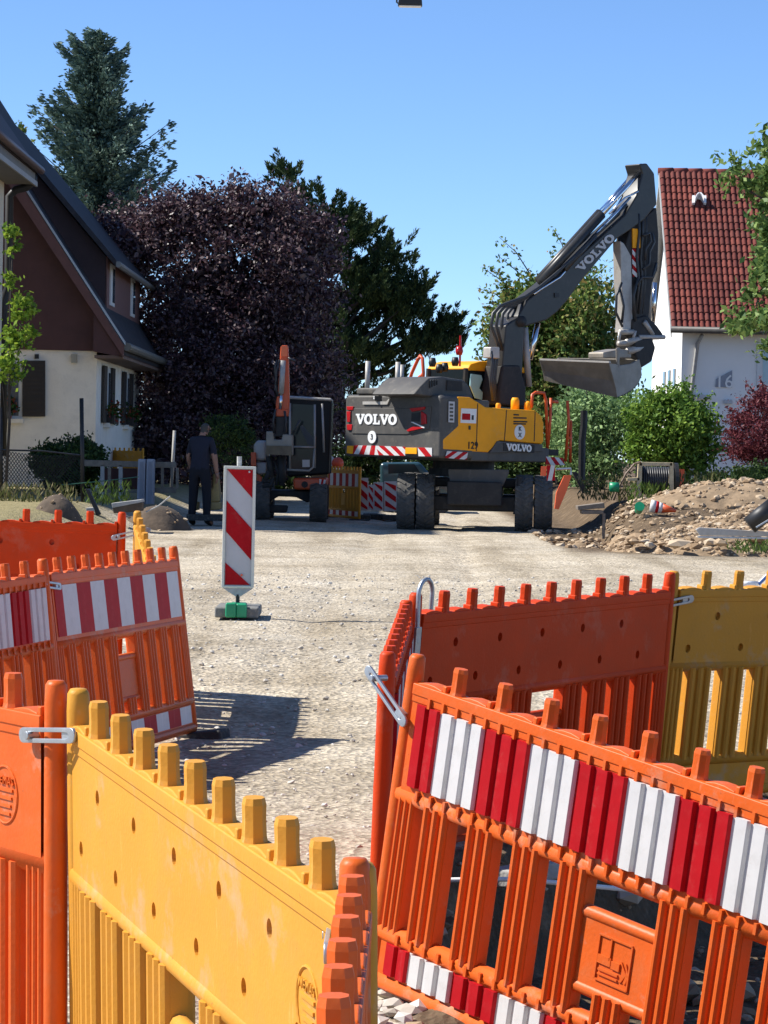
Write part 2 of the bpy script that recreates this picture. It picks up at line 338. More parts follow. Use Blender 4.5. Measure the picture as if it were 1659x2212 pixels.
def ribbed_stripe(w, v0, v1, ribs=3):
    b = MB(); rw = w / ribs
    for k in range(ribs):
        x0 = k * rw
        pts = [(x0 + .0, 0, 0), (x0 + rw * .2, 0, 0), (x0 + rw * .30, -.012, 0), (x0 + rw * .92, -.012, 0), (x0 + rw, 0, 0), (x0 + rw, .004, 0), (x0, .004, 0)]
        b.prism([V((p[0], p[1], v0)) for p in pts], (0, 0, v1 - v0))
    return b
def flat_stripe(w, v0, v1):
    return MB().prism([V((0, 0, v0)), V((w, 0, v0)), V((w, -.003, v0)), V((0, -.003, v0))], (0, 0, v1 - v0))
def fontmesh(txt, size, depth, bold=0.0):
    cu = bpy.data.curves.new('lettering', 'FONT'); cu.body = txt; cu.size = size; cu.extrude = depth; cu.offset = bold; cu.resolution_u = 2
    cu.align_x = 'CENTER'; cu.align_y = 'CENTER'
    o = bpy.data.objects.new('lettering', cu); C.objects.link(o); dg = bpy.context.evaluated_depsgraph_get()
    me = bpy.data.meshes.new_from_object(o.evaluated_get(dg)); bpy.data.objects.remove(o); return me
CACHE = {}
def part(root, key, name, maker, mt, loc=(0, 0, 0), bevel=0, smooth=False, seg=2):
    k = (key, mt.name)
    if k not in CACHE:
        me = maker(); me = me.mesh(name) if isinstance(me, MB) else me
        me.materials.clear(); me.materials.append(mt); CACHE[k] = me
    o = link(name, CACHE[k], None, root, smooth, bevel, seg); o.location = loc; return o
def frame(T, u, up):
    u = V(u).normalized(); up = V(up); up = (up - u * up.dot(u)).normalized(); n = up.cross(u)
    return Matrix(((u.x, n.x, up.x, T[0]), (u.y, n.y, up.y, T[1]), (u.z, n.z, up.z, T[2]), (0, 0, 0, 1)))
def panel(T, u, up, colour, label, sheet=None, logo=False, foot=(0, NP), back=False, phase=0, group='plastic barrier panels around the dig'):
    root = empty('barrier_panel', (0, 0, 0), label, 'barrier', group); root.matrix_basis = frame(T, u, up)
    mt = M[colour]; P = lambda *a, **k: part(root, *a, **k)
    for uu in (0, LEN):
        P('post', 'end_post', lambda: (MB().lathe([(.020, 0), (.027, .02), (.027, .5), (.026, .95), (.024, .99), (.018, 1.0)], 14)), mt, (uu, 0, 0), smooth=True)
    for k in range(1, NP):
        P('pin', 'pin', lambda: pin_mesh(.046, .040, .08, .95), mt, (k * PP, 0, .92))
    def toprail():
        b = MB(); b.box((LEN / 2, 0, .905), (LEN - .05, .056, .034))
        b.box((LEN / 2, -.002, .882), (LEN - .05, .046, .03))
        for k in range(NP):
            x0, x1 = k * PP + .04, (k + 1) * PP - .04
            pts = [V((x0, -.025, .919)), V((x1, -.025, .919)), V((x1 - .004, -.025, .926)), V((x1 - .04, -.025, .932)), V((x0 + .04, -.025, .932)), V((x0 + .004, -.025, .926))]
            b.prism(pts, (0, .05, 0))
            b.box((k * PP + PP - .034, -.006, .930), (.016, .036, .022))
        return b
    P('toprail', 'top_rail', toprail, mt, bevel=.006)
    P('plate' + str(bool(sheet)), 'plate', lambda: plate_mb(not sheet), mt)
    def rail(v, r): return lambda: MB().tube([(0.0, 0, v), (LEN, 0, v)], r, 12)
    P('mid', 'middle_rail', lambda: MB().tube([(0.01, 0, .587), (LEN - .01, 0, .587)], .028, 12), mt, smooth=True)
    P('low', 'lower_rail', lambda: MB().tube([(0.01, 0, .168), (LEN - .01, 0, .168)], .028, 12), mt, smooth=True)
    P('bot', 'bottom_rail', lambda: MB().tube([(0.01, 0, .022), (LEN - .01, 0, .022)], .027, 12), mt, smooth=True)
    P('lowplate', 'lower_plate', lambda: MB().box((LEN / 2, 0, .095), (LEN - .05, .03, .13)), mt)
    for k in range(0, NP + 1):
        x = k * PP + (.058 if k == 0 else -.058 if k == NP else 0)
        if k == 5: P('slatshort', 'slat', lambda: slat_mb(.085), mt, (x, 0, .175))
        else: P(('slat' + str(bool(sheet))) if 0 < k < NP else 'slate', 'slat', (lambda: slat_mb(.405, .108 if sheet else .130)) if 0 < k < NP else (lambda: slat_mb(.405, .07)), mt, (x, 0, .175))
    def sign():
        b = MB(); w = 2 * PP - .10; b.box((0, 0, .36), (w, .026, .20)); b.tube([(-w / 2, 0, .465), (w / 2, 0, .465)], .02, 10); b.tube([(-w / 2, 0, .255), (w / 2, 0, .255)], .02, 10); return b
    sp = P('sign', 'sign_plate', sign, mt, (5 * PP, 0, 0), bevel=.004)
    if sheet:
        rib = sheet == 'rib'; seq = []; x = .05; col = 0
        first = PP * .55
        while x < LEN - .06:
            w = first if not seq else PP
            w = min(w, LEN - .05 - x); seq.append((x, w, col)); x += w; col ^= 1
        for (x, w, c) in seq:
            sm = M['sheet_red'] if (c + phase) % 2 == 0 else M['sheet_white']
            for nm, v0, v1 in (('u', .622, .865), ('l', .05, .142)):
                key = 'st%s%s%.3f' % (sheet, nm, w)
                yy = -.0225 if nm == 'u' else -.0155
                P(key, 'stripe', (lambda: ribbed_stripe(w, v0, v1, max(1, round(w / PP * 3)))) if rib else (lambda: flat_stripe(w, v0, v1)), sm, (x, yy, 0))
        if rib:
            def lugs():
                b = MB(); n = 30
                for v in (.60, .185 - .02, .877):
                    for j in range(n): b.box((.06 + (j + .8) * (LEN - .1) / n, -.022, v), (.010, .022, .03))
                return b
            P('lugs', 'rib_lugs', lugs, mt)['kind'] = 'stuff'
            def emblem():
                b = MB(); z0, s = .36, .062
                for a, c, w, h in ((0, s, 2 * s, .005), (0, -s, 2 * s, .005), (-s, 0, .005, 2 * s), (s, 0, .005, 2 * s), (-s * .25, s * .5, .005, s), (-s * .55, -.004, s * .8, .024), (s * .15, -.008, s * .5, .022), (-s * .25, -.032, s * 1.2, .007), (-s * .25, -.045, s * 1.2, .005)):
                    b.box((a, -.0145, z0 + c), (w, .007, h))
                for t in (.0, .017): b.prism([V((s * .45 + t, -.011, z0 - .045)), V((s * .6 + t, -.011, z0 - .045)), V((s * .85 + t * .5, -.011, z0 - .02)), V((s * .5 + t, -.011, z0 + .01)), V((s * .7 + t * .5, -.011, z0 - .02))], (0, -.006, 0))
                return b
            P('emblem', 'embossed_emblem', emblem, mt, (5 * PP, 0, 0))
    if logo is not False:
        def oval():
            b = MB(); pts = [V((.058 * math.cos(a), -.022, .105 * math.sin(a) * .62 + .725)) for a in np.linspace(0, 2 * math.pi, 29)]
            b.tube(pts, .0035, 6, cap=False)
            for j in range(4): b.box((0, -.0225, .725 + .012 - .018 * j), (.075 - .008 * j, .006, .007))
            return b
        P('oval', 'embossed_oval', oval, mt, (logo, 0, 0))
        k = ('wtxt', mt.name)
        if k not in CACHE: me = fontmesh('WEMAS', .026, .003); me.materials.append(mt); CACHE[k] = me
        o = link('lettering', CACHE[k], None, root); o.location = (logo, -.0235, .757); o.rotation_euler = (math.pi / 2, 0, 0)
    for k in foot:
        P('foot', 'foot_block', lambda: MB().box((0, 0, -.045), (.18, .36, .085)), M['rubber'], (k * PP, 0, 0), bevel=.015)
    return root
def coupling(root, uu, du, v=.86, ang=0.0, hoop=False, flip=1):
    b = MB()
    if hoop:
        pts = [V((0, .0, -.16)), V((0, .01, .02))] + [V((.045 * (1 - math.cos(a)) * 1, .01, .02 + .055 * math.sin(a))) for a in np.linspace(.3, math.pi, 8)] + [V((.09, .01, -.04))]
        b.tube(pts, .009, 8); b.box((0, 0, -.15), (.035, .012, .10))
    else:
        L_, h = .21, .017
        out = [V((L_ / 2 * s + (h * math.cos(a)) * s - (0 if s > 0 else 0), 0, h * math.sin(a) * (1 if s > 0 else -1))) for s in (1, -1) for a in np.linspace(-math.pi / 2, math.pi / 2, 7)]
        inn = [V((p.x * .78, 0, p.z * .42)) for p in out]; n = len(out)
        for y0, y1 in ((-.004, .004),):
            vs = [p + V((0, y0, 0)) for p in out] + [p + V((0, y0, 0)) for p in inn] + [p + V((0, y1, 0)) for p in out] + [p + V((0, y1, 0)) for p in inn]
            fs = []
            for i in range(n):
                j = (i + 1) % n
                fs += [(i, j, n + j, n + i), (2 * n + i, 3 * n + i, 3 * n + j, 2 * n + j), (i, 2 * n + i, 2 * n + j, j), (n + i, n + j, 3 * n + j, 3 * n + i)]
            b.add(vs, fs)
        b.tube([(-L_ / 2 + .03, -.012, 0), (-L_ / 2 + .03, .05, 0)], .010, 8)
        b.box((L_ / 2 - .03, .015, 0), (.03, .03, .03))
    o = b.build('coupling', M['zinc'], root, local=True, bevel=.002)
    o.location = (uu + du, -.042 * flip, v); o.rotation_euler = (0, ang, 0); return o
A = panel((-0.641, 6.189, -0.033), (0.333, -0.941, -0.054), (-0.022, -0.065, 0.998), 'yellow', 'sunlit yellow barrier panel in the left foreground with round holes', logo=LEN - .2)
Mp = panel((-0.018, 4.30, -0.130), (-0.010, -1.0, 0.01), (-0.016, 0.01, 1.0), 'orange', 'orange barrier panel seen end on at the right end of the foreground yellow panel', foot=(0, 10))
coupling(Mp, .0, -.06, .86, 0)
# orange panel running away to the left from the yellow one
uu = V((-.60, .80, .012)).normalized(); T0 = V((-0.641, 6.189, -0.033)) + V((-.062, .0, .012))
LFp = panel(T0 + uu * LEN, -uu, (-.01, -.03, 1), 'orange', 'orange barrier panel at the left picture edge joined to the yellow one', logo=LEN - .19, foot=(0,))
coupling(LFp, LEN, .035, .885, -.10)
RF = panel((-0.002, 8.293, -0.083), (0.647, -0.748, -0.149), (0.111, -0.101, 0.989), 'orange', 'sunlit orange barrier panel with red and white striped sheet in the right foreground', sheet='rib', foot=(10,))
coupling(RF, 0, -.07, .86, .55)
E_ = panel((0.0, 8.40, -0.10), (0.036, 0.999, 0.028), (0.02, -0.029, 0.999), 'redorange', 'red orange barrier panel seen edge on above the pit', sheet='rib', foot=(0, 10))
RR = panel((0.068, 10.405, -0.019), (0.575, 0.818, 0.017), (0.057, -0.061, 0.997), 'redorange', 'shaded red orange barrier panel with holes behind the striped foreground panel')
coupling(RR, 0, -.03, .98, 0, hoop=True)
YR = panel((1.176, 12.045, 0.02), (0.808, 0.589, -0.005), (0.03, -0.12, 0.99), 'yellow', 'shaded yellow barrier panel at the right edge joined to the red orange one', foot=(10,))
coupling(YR, 0, -.03, .87, -.15)
L_ = panel((-1.478, 13.128, -0.03), (0.249, 0.969, 0.003), (-0.13, 0.03, 0.991), 'orange', 'shaded orange barrier panel with flat red and white sheet beside the gravel road', sheet='flat')
coupling(L_, 0, -.02, .87, .1)
u2 = V((-.33, -.94, -.03)).normalized(); T2 = V((-1.495, 13.06, -0.03))
L2 = panel(T2 + u2 * LEN, -u2, (-.10, .0, .995), 'orange', 'shaded orange barrier panel with striped sheet cut by the left picture edge', sheet='rib', phase=0)
BL = panel(at(258, 1098, 16.8) - V((0, 0, 1.0)) - V((LEN, 0, 0)), (1, .03, -.012), (0, 0, 1), 'redorange', 'bright red orange barrier panel standing behind the striped panels on the left')
coupling(BL, LEN, .06, .87, -.25)
t0 = at(299, 1096, 17.05); t1 = at(352, 1250, 15.3)
YB = panel(t0 - V((0, 0, 1.0)), (t1 - t0), (-.02, 0, 1), 'yellow', 'yellow barrier panel seen obliquely from its sunlit end beyond the striped panels')
# ------------------------------------------------------------------ traced measurements: sheet positions on real planes
def zoomer(x0, y0, s): return lambda x, y: ((x0 + x / s) / 1.8228, (y0 + y / s) / 1.8228)
ex = zoomer(1350, 1350, 1.8433); bz = zoomer(1800, 600, 1.9518); kz = zoomer(2150, 1300, 1.8982)
mz = zoomer(950, 1300, 2.764); rz = zoomer(1300, 1400, 3.318); sz_ = zoomer(1750, 1400, 3.318)
def on(pl, z, pts, off=0): return [pl(*z(x, y), off) for x, y in pts]
# slab serif letters on a unit square
def letter(ch):
    if ch == 'V': return [[(-.06, 1), (.42, 1), (.42, .84), (.33, .84), (.53, .36), (.71, .84), (.62, .84), (.62, 1), (1.02, 1), (1.02, .84), (.94, .84), (.60, 0), (.40, 0), (.05, .84), (-.06, .84)]], .98
    if ch == 'L': return [[(.0, 1), (.5, 1), (.5, .84), (.38, .84), (.38, .17), (.66, .17), (.66, .38), (.82, .38), (.82, 0), (0, 0), (0, .16), (.12, .16), (.12, .84), (0, .84)]], .86
    o = [(.5 + .52 * math.cos(a), .5 + .53 * math.sin(a)) for a in np.linspace(0, 2 * math.pi, 25)[:-1]]
    i = [(.5 + .22 * math.cos(a), .5 + .31 * math.sin(a)) for a in np.linspace(0, 2 * math.pi, 25)[:-1]]
    return [[o[k], o[(k + 1) % 24], i[(k + 1) % 24], i[k]] for k in range(24)], 1.06
def logo(parent, mt, p0, p1, h, nrm, th=.012):
    """VOLVO in slab letters from p0 to p1 (baseline), height vector h"""
    tot = sum(letter(c)[1] for c in 'VOLVO'); d = (V(p1) - V(p0)) / tot; x = 0
    for c in 'VOLVO':
        polys, w = letter(c); b = MB()
        for pl in polys: b.prism([V(p0) + d * (x + px) + V(h) * py for px, py in pl], V(nrm) * th)
        b.build('letter', mt, parent); x += w
def stripes(parent, quad, n, mts, nrm, slant, th=.012, name='warning_stripe'):
    """quad: bl, br, tr, tl; slanted stripes clipped to the quad"""
    bl, br, tr, tl = [V(p) for p in quad]
    f = lambda s, t: (bl.lerp(br, min(1, max(0, s)))).lerp(tl.lerp(tr, min(1, max(0, s))), t)
    K = abs(slant); tot = 1 + K
    for k in range(n + int(math.ceil(K * n)) + 1):
        a0, a1 = k / n - (K if slant > 0 else 0), (k + 1) / n - (K if slant > 0 else 0)
        top = [(a0 + slant, 1), (a1 + slant, 1)]; bot = [(a1, 0), (a0, 0)]
        poly = []
        P = [(a0, 0), (a1, 0), (a1 + slant, 1), (a0 + slant, 1)]
        # clip to 0..1
        for lim, sgn in ((0, 1), (1, -1)):
            out = []
            for i in range(len(P)):
                p, q = P[i], P[(i + 1) % len(P)]; ip, iq = sgn * (p[0] - lim) >= -1e-9, sgn * (q[0] - lim) >= -1e-9
                if ip: out.append(p)
                if ip != iq: t = (lim - p[0]) / (q[0] - p[0]); out.append((lim, p[1] + t * (q[1] - p[1])))
            P = out
            if not P: break
        if len(P) < 3: continue
        ar = abs(sum(P[i][0] * P[(i + 1) % len(P)][1] - P[(i + 1) % len(P)][0] * P[i][1] for i in range(len(P))))
        if ar < 1e-4: continue
        MB().prism([f(*p) for p in P], V(nrm) * th).build(name, mts[k % 2], parent)
# ------------------------------------------------------------------ large wheeled excavator
XC = V((1.40, 49.8, 0)); XF = V((.743, .669, 0)); XN = V((.669, -.743, 0)); ZZ = V((0, 0, 1))
def X(a, y, z): return XC + XF * a - XN * y + ZZ * z           # a forward, y to the machine's left
exc = empty('wheeled_excavator', (XC.x, XC.y, .13), 'big grey and yellow wheeled excavator with raised boom on the gravel road', 'excavator')
rear = Plane(X(-1.75, 0, 0), -XF); side = Plane(X(0, -1.25, 0), XN); mid = Plane(X(0, -.12, 0), XN)
b = MB(); b.prism([X(-1.75, 1.25, 1.40), X(-1.75, -1.25, 1.40), X(-1.75, -1.25, 2.42), X(-1.75, -1.2, 2.49), X(-1.75, 1.2, 2.49), X(-1.75, 1.25, 2.42)], XF * .8)
cw = b.build('counterweight', M['vgrey'], exc, bevel=.06, seg=3)
MB().prism(on(rear, rz, [(290, 690), (1060, 690), (1330, 660), (1300, 960), (1000, 1030), (290, 1020)], .002), -XF * .014).build('tail_panel', M['vgrey'], cw, bevel=.01)
MB().prism(on(rear, rz, [(435, 600), (745, 600), (790, 545), (790, 560), (755, 640), (435, 640)], .004), -XF * .02).build('handle_recess', M['vlight'], cw)
logo(cw, M['white'], rear(*rz(345, 895), .018), rear(*rz(880, 905), .018), ZZ * ((900 - 765) / 3.318 / 1.8228 * 49 / FD), -XF)
def disc(parent, c, r, nrm, mt, name='round_sticker', n=20, th=.01):
    nrm = V(nrm).normalized(); a = ZZ; bb = a.cross(nrm).normalized()
    return MB().prism([V(c) + a * r * math.sin(t) + bb * r * math.cos(t) for t in np.linspace(0, 2 * math.pi, n + 1)[:-1]], nrm * th).build(name, mt, parent)
def text_on(parent, txt, c, h, nrm, mt, name='lettering', depth=.004):
    me = fontmesh(txt, h * 1.35, depth, .002); me.materials.append(mt); o = link(name, me, None, parent)
    n = V(nrm).normalized(); x = ZZ.cross(n).normalized(); R = Matrix((x, ZZ, n)).transposed().to_4x4()
    o.matrix_basis = world_of(parent).inverted() @ (Matrix.Translation(V(c)) @ R); return o
c_ = rear(*rz(550, 1065), .017); disc(cw, c_, .11, -XF, M['white']); text_on(cw, '3', c_ - XF * .014, .1, -XF, M['vgrey'])
text_on(cw, 'Speed', rear(*rz(610, 552), .01), .055, -XF, M['white'])
for x0, y0, x1, y1 in ((225, 665, 315, 715), (225, 730, 278, 870), (225, 900, 300, 975)):
    MB().prism(on(rear, rz, [(x0, y0), (x1, y0), (x1 - 8, y1), (x0 + 8, y1)], .004), -XF * .025).build('tail_lamp', M['lens_red'], cw, bevel=.008)
MB().prism(on(rear, rz, [(1075, 755), (1185, 740), (1175, 865), (1070, 855)], .004), -XF * .02).build('lamp_recess', M['black'], cw)
for q in ([(1050, 690), (1250, 668), (1240, 705), (1080, 735)], [(1200, 725), (1260, 770), (1265, 890), (1205, 905)], [(1010, 975), (1090, 930), (1190, 930), (1230, 950), (1030, 995)]):
    MB().prism(on(rear, rz, q, .018), -XF * .03).build('tail_lamp', M['lens_red'], cw, bevel=.006)
MB().prism(on(rear, rz, [(1060, 868), (1090, 868), (1240, 935), (1235, 950)], .03), -XF * .02).build('lamp_trim', M['white'], cw)
RW = (M['sheet_red'], M['sheet_white'])
stripes(cw, on(rear, rz, [(300, 1285), (640, 1300), (600, 1178), (320, 1172)], .003), 5, RW, -XF, .16)
stripes(cw, on(rear, rz, [(640, 1300), (985, 1310), (985, 1192), (600, 1178)], .003), 5, RW, -XF, -.3)
stripes(cw, on(rear, rz, [(1160, 1315), (1335, 1318), (1335, 1205), (1150, 1200)], .003), 2, (M['sheet_white'], M['sheet_red']), -XF, -.5)
for q in ([(225, 1275), (300, 1285), (310, 1178), (230, 1178)], [(990, 1285), (1140, 1288), (1140, 1205), (992, 1203)]):
    MB().prism(on(rear, rz, q, .004), -XF * .02).build('amber_reflector', M['vyellow'], cw, bevel=.006)
# side: base frame, yellow doors, grey hood
b = MB(); b.prism([X(-1.0, 1.22, 1.36), X(-1.0, -1.235, 1.36), X(-1.0, -1.235, 2.42), X(-1.0, 1.22, 2.42)], XF * .42)
b.prism([X(-.6, -1.23, 1.36), X(.92, -1.23, 1.36), X(.92, -1.23, 1.62), X(-.6, -1.23, 1.62)], -XN * 2.44)
fr = b.build('upper_frame', M['vgrey'], exc, bevel=.03)
ypoly = [(835, 390), (925, 395), (985, 430), (1035, 465), (1180, 478), (1395, 490), (1440, 525), (1460, 580), (1460, 715), (1445, 735), (1140, 710), (1055, 795), (725, 775), (725, 700), (835, 600)]
yb = MB().prism(on(side, ex, ypoly, .004), -XN * 2.3).build('engine_cover', M['vyellow'], exc, bevel=.025, seg=3)
for x0, y0, x1, y1 in ((978, 440, 968, 785), (1188, 485, 1172, 712), (1395, 500, 1388, 715)):
    MB().prism(on(side, ex, [(x0 - 3, y0), (x0 + 3, y0), (x1 + 3, y1), (x1 - 3, y1)], .003), XN * .004).build('door_gap', M['vdark'], yb)
st = MB().prism(on(side, ex, [(858, 475), (970, 480), (965, 585), (853, 580)], .006), XN * .006).build('sticker', M['white'], yb)
MB().prism(on(side, ex, [(866, 512), (925, 514), (924, 560), (864, 558)], .013), XN * .003).build('sticker_print', M['sheet_red'], st)
MB().prism(on(side, ex, [(935, 525), (950, 526), (949, 560), (934, 559)], .013), XN * .003).build('sticker_print', M['black'], st)
st = MB().prism(on(side, ex, [(768, 425), (810, 427), (806, 578), (765, 576)], .016), XN * .008).build('type_label', M['board_grey'], fr)
for k in range(5): MB().prism(on(side, ex, [(776, 440 + k * 27), (801, 441 + k * 27), (800, 456 + k * 27), (775, 455 + k * 27)], .026), XN * .003).build('label_print', M['vgrey'], st)
MB().prism(on(side, ex, [(1115, 712), (1445, 738), (1450, 790), (1060, 800)], .003), XN * .02).build('lower_cover', M['vgrey'], fr, bevel=.01)
lp = MB().prism(on(side, ex, [(1165, 725), (1390, 742), (1388, 800), (1163, 785)], .026), XN * .006).build('name_plate', M['vdark'], fr)
logo(fr, M['white'], side(*ex(1188, 780), .034), side(*ex(1368, 792), .034), ZZ * .12, XN)
text_on(yb, '129', side(*ex(942, 747), .012), .13, XN, M['vdark'])
for k, (w, y) in enumerate(((40, 522), (95, 545), (100, 572), (90, 588))):
    MB().prism(on(side, ex, [(1238, y - 6), (1238 + w, y - 4), (1238 + w, y + 6), (1238, y + 4)], .006), XN * .003).build('cover_print', M['vdark'], yb)
c_ = side(*ex(1282, 648), .006); disc(yb, c_, .13, XN, M['white']); text_on(yb, 'K\nX', c_ + XN * .014, .08, XN, M['vgrey'])
MB().prism(on(side, ex, [(912, 602), (925, 602), (925, 630), (912, 630)], .006), XN * .01).build('door_latch', M['black'], yb)
stripes(fr, on(side, ex, [(740, 835), (895, 848), (905, 795), (755, 785)], .016), 4, (M['sheet_white'], M['sheet_red']), XN, .35)
hp = Plane(X(0, -1.0, 0), XN)
hood = MB().prism(on(hp, ex, [(515, 375), (560, 320), (625, 255), (720, 245), (880, 270), (915, 310), (950, 400), (690, 400)]), -XN * 1.1).build('engine_hood', M['vgrey'], exc, bevel=.03)
for k in range(4): MB().prism(on(hp, ex, [(630 + 17 * k, 275), (638 + 17 * k, 265), (636 + 17 * k, 325 - 8 * k), (628 + 17 * k, 330 - 8 * k)], .01), XN * .012).build('vent_slot', M['black'], hood)
MB().prism(on(hp, ex, [(755, 270), (862, 280), (865, 350), (752, 345)], .01), XN * .012).build('grille', M['vdark'], hood)
b = MB(); b.box(X(-1.2, .35, 2.55), (1.1, 1.2, .12), Matrix.Rotation(math.atan2(XF.y, XF.x), 3, 'Z')); b.build('rear_cover', M['vgrey'], exc, bevel=.03)
for dx, y0 in ((793, 780), (858, 782)):
    p = rear(dx, 846, -.25); q = rear(dx + 2, y0, -.25); MB().tube([p - ZZ * .05, q], .045, 10).build('warning_pole', M['vlight'], exc, smooth=True)
q = rear(868, 800, -.4); MB().tube([q - ZZ * .55, q + ZZ * .1], .04, 10).build('exhaust_pipe', M['vlight'], exc, smooth=True)
b = MB(); p = rear(*rz(665, 470), -.05); b.box(p, (.09, .09, .22)); b.box(p - ZZ * .12 - XF * .06, (.13, .1, .08)); b.build('rear_camera', M['black'], cw)
# cab on the far side
cz0, cz1 = 1.45, 3.02
CS = .72
cab = empty('cab', (0, 0, 0), 'cab', 'x'); del cab['label']; del cab['category']; del cab['kind']; cab.parent = exc; cab.matrix_basis = world_of(exc).inverted()
b = MB()
for a in (-.55, .85):
    for y in (.22, 1.2): b.tube([X(a + CS, y, cz0), X(a + CS + (.12 if a > 0 else .05), y, cz1)], .05, 6)
b.box(X(.15 + CS, .7, 1.75), (1.45, .95, .7), Matrix.Rotation(math.atan2(XF.y, XF.x), 3, 'Z')); b.build('cab_frame', M['vdark'], cab)
rp = Plane(X(0 + CS, .2, 0), XN)
MB().prism([X(-.50 + CS, .15, 3.02), X(-.45 + CS, .15, 3.10), X(-.2 + CS, .15, 3.16), X(.7 + CS, .15, 3.15), X(.95 + CS, .15, 3.06), X(.97 + CS, .15, 2.98), X(-.50 + CS, .15, 2.98)], -XN * 1.1).build('cab_roof', M['vyellow'], cab, bevel=.05)
MB().prism([X(-.5 + CS, .2, 2.1), X(.82 + CS, .2, 2.1), X(.9 + CS, .2, 3.0), X(-.48 + CS, .2, 3.0)], -XN * .012).build('cab_window', M['glass'], cab)
MB().prism([X(-.55 + CS, 1.15, 2.1), X(-.55 + CS, .28, 2.1), X(-.5 + CS, .28, 3.0), X(-.5 + CS, 1.15, 3.0)], XF * .012).build('rear_window', M['glass'], cab)
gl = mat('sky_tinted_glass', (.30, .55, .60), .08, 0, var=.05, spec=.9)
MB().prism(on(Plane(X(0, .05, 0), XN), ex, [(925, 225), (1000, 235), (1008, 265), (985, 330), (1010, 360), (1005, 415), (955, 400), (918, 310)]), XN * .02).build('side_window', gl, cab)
for x, y in ((700, 190), (740, 180), (650, 145), (815, 140), (845, 60)): 
    p = Plane(X(0 + CS, .2, 0), XN)(*ex(x, y)); MB().lathe([(.05, -.07), (.07, 0), (.05, .09)], 10, Matrix.Translation(p)).build('roof_lamp', M['black'] if y > 70 else M['lens_red'], cab, smooth=True)
p = Plane(X(0 + CS, .2, 0), XN)(*ex(850, 130)); MB().tube([p - ZZ * .1, p + ZZ * .45], .02, 6).build('beacon_stem', M['lens_red'], cab)
# orange hand rails
b = MB(); P_ = Plane(X(-.7, 0, 0), -XF)
for pts in ([(470, 330), (500, 220), (545, 120), (560, 100)], [(575, 330), (585, 220), (578, 110), (560, 95), (545, 120)], [(535, 300), (555, 250), (585, 225)]): b.tube(on(P_, ex, pts), .032, 8)
b.build('hand_rail', M['vorange'], exc, smooth=True)
P_ = Plane(X(.95, 0, 0), XF); b = MB()
for pts in ([(1370, 470), (1375, 375), (1400, 360), (1460, 365), (1475, 420), (1485, 780)], [(1510, 400), (1505, 560), (1490, 740)], [(1630, 420), (1640, 560), (1615, 860)], [(1510, 425), (1560, 430)], [(1630, 690), (1659, 690)], [(1620, 760), (1650, 760)], [(1655, 560), (1650, 870)]): b.tube(on(Plane(X(0, -1.15, 0), XN), ex, pts), .028, 8)
b.build('hand_rail', M['vorange'], exc, smooth=True)
b = MB()
for x, y, r, h in ((1128, 462, .045, .06), (1250, 455, .075, .14), (1345, 462, .07, .1)): b.lathe([(r, -.12), (r, h * .6), (r * .7, h)], 12, Matrix.Translation(Plane(X(0, -.9, 0), XN)(*ex(x, y))))
b.build('filler_cap', M['vyellow'], yb, smooth=True)
sp = Plane(X(0, -1.2, 0), XN)
MB().prism(on(sp, ex, [(1450, 768), (1568, 775), (1566, 820), (1450, 815)]), -XN * .5).build('step', M['vdark'], exc, bevel=.01)
stripes(exc, on(sp, ex, [(1470, 885), (1610, 888), (1595, 835), (1470, 825)], .02), 4, RW, XN, -.25)
# boom: base, main beam, stick
B_ = lambda pts, w, nm, mt, bev=.03, parent=exc, off=0.0: MB().prism(on(mid, bz, pts, w / 2 + off), -XN * w).build(nm, mt, parent, bevel=bev)
sb = B_([(375, 1330), (470, 1262), (520, 1340), (505, 1659), (490, 1900), (360, 1900), (345, 1659)], .42, 'boom_base', M['boom'])
be = Plane(X(0, -.12, 0), XN)
MB().prism(on(be, ex, [(1165, 160), (1290, 160), (1330, 330), (1335, 470), (1130, 450), (1140, 330)], .24), -XN * .48).build('boom_foot', M['vdark'], sb, bevel=.04)
bm_ = B_([(505, 1345), (465, 1265), (540, 1135), (700, 1010), (1000, 745), (1290, 480), (1380, 330), (1425, 165), (1402, 88), (1462, 83), (1518, 160), (1538, 400), (1440, 520), (1330, 600), (1230, 665), (960, 985), (850, 1140), (770, 1230), (690, 1290)], .40, 'main_boom', M['boom'])
logo(bm_, M['board_grey'], mid(*bz(955, 920), .205), mid(*bz(1220, 655), .205), (mid(*bz(915, 890), .205) - mid(*bz(955, 920), .205)) * 1.25, XN)
MB().prism(on(mid, bz, [(745, 1080), (780, 1080), (780, 1115), (745, 1115)], .2), XN * .02).build('hole_cover', M['black'], bm_)
def cyl(p0, p1, p2, r, parent, off):
    a, b2, c2 = [mid(*bz(*p), off) for p in (p0, p1, p2)]
    cy = MB().tube([a, b2], r, 12).build('cylinder', M['boom'], parent, smooth=True); MB().tube([b2, c2], r * .55, 10).build('piston_rod', M['chrome'], cy, smooth=True)
cyl((640, 1000), (1110, 480), (1440, 110), .085, bm_, .12); cyl((625, 985), (1095, 465), (1420, 100), .085, bm_, -.25)
cyl((830, 900), (1060, 640), (1330, 345), .05, bm_, .23)
b = MB()
for k, o in enumerate((.23, .17, .10, 0)):
    b.tube(on(mid, bz, [(330 + 22 * k, 1520), (262 + 40 * k, 1330), (275 + 38 * k, 1240), (330 + 30 * k, 1180 + 6 * k), (520, 1110 + 12 * k), (640, 1030 + 8 * k), (760, 930 + 10 * k), (900, 800), (1080, 620 - 8 * k), (1300, 400)], o), .032, 7)
b.build('hose', M['hose'], bm_, smooth=True)
b = MB()
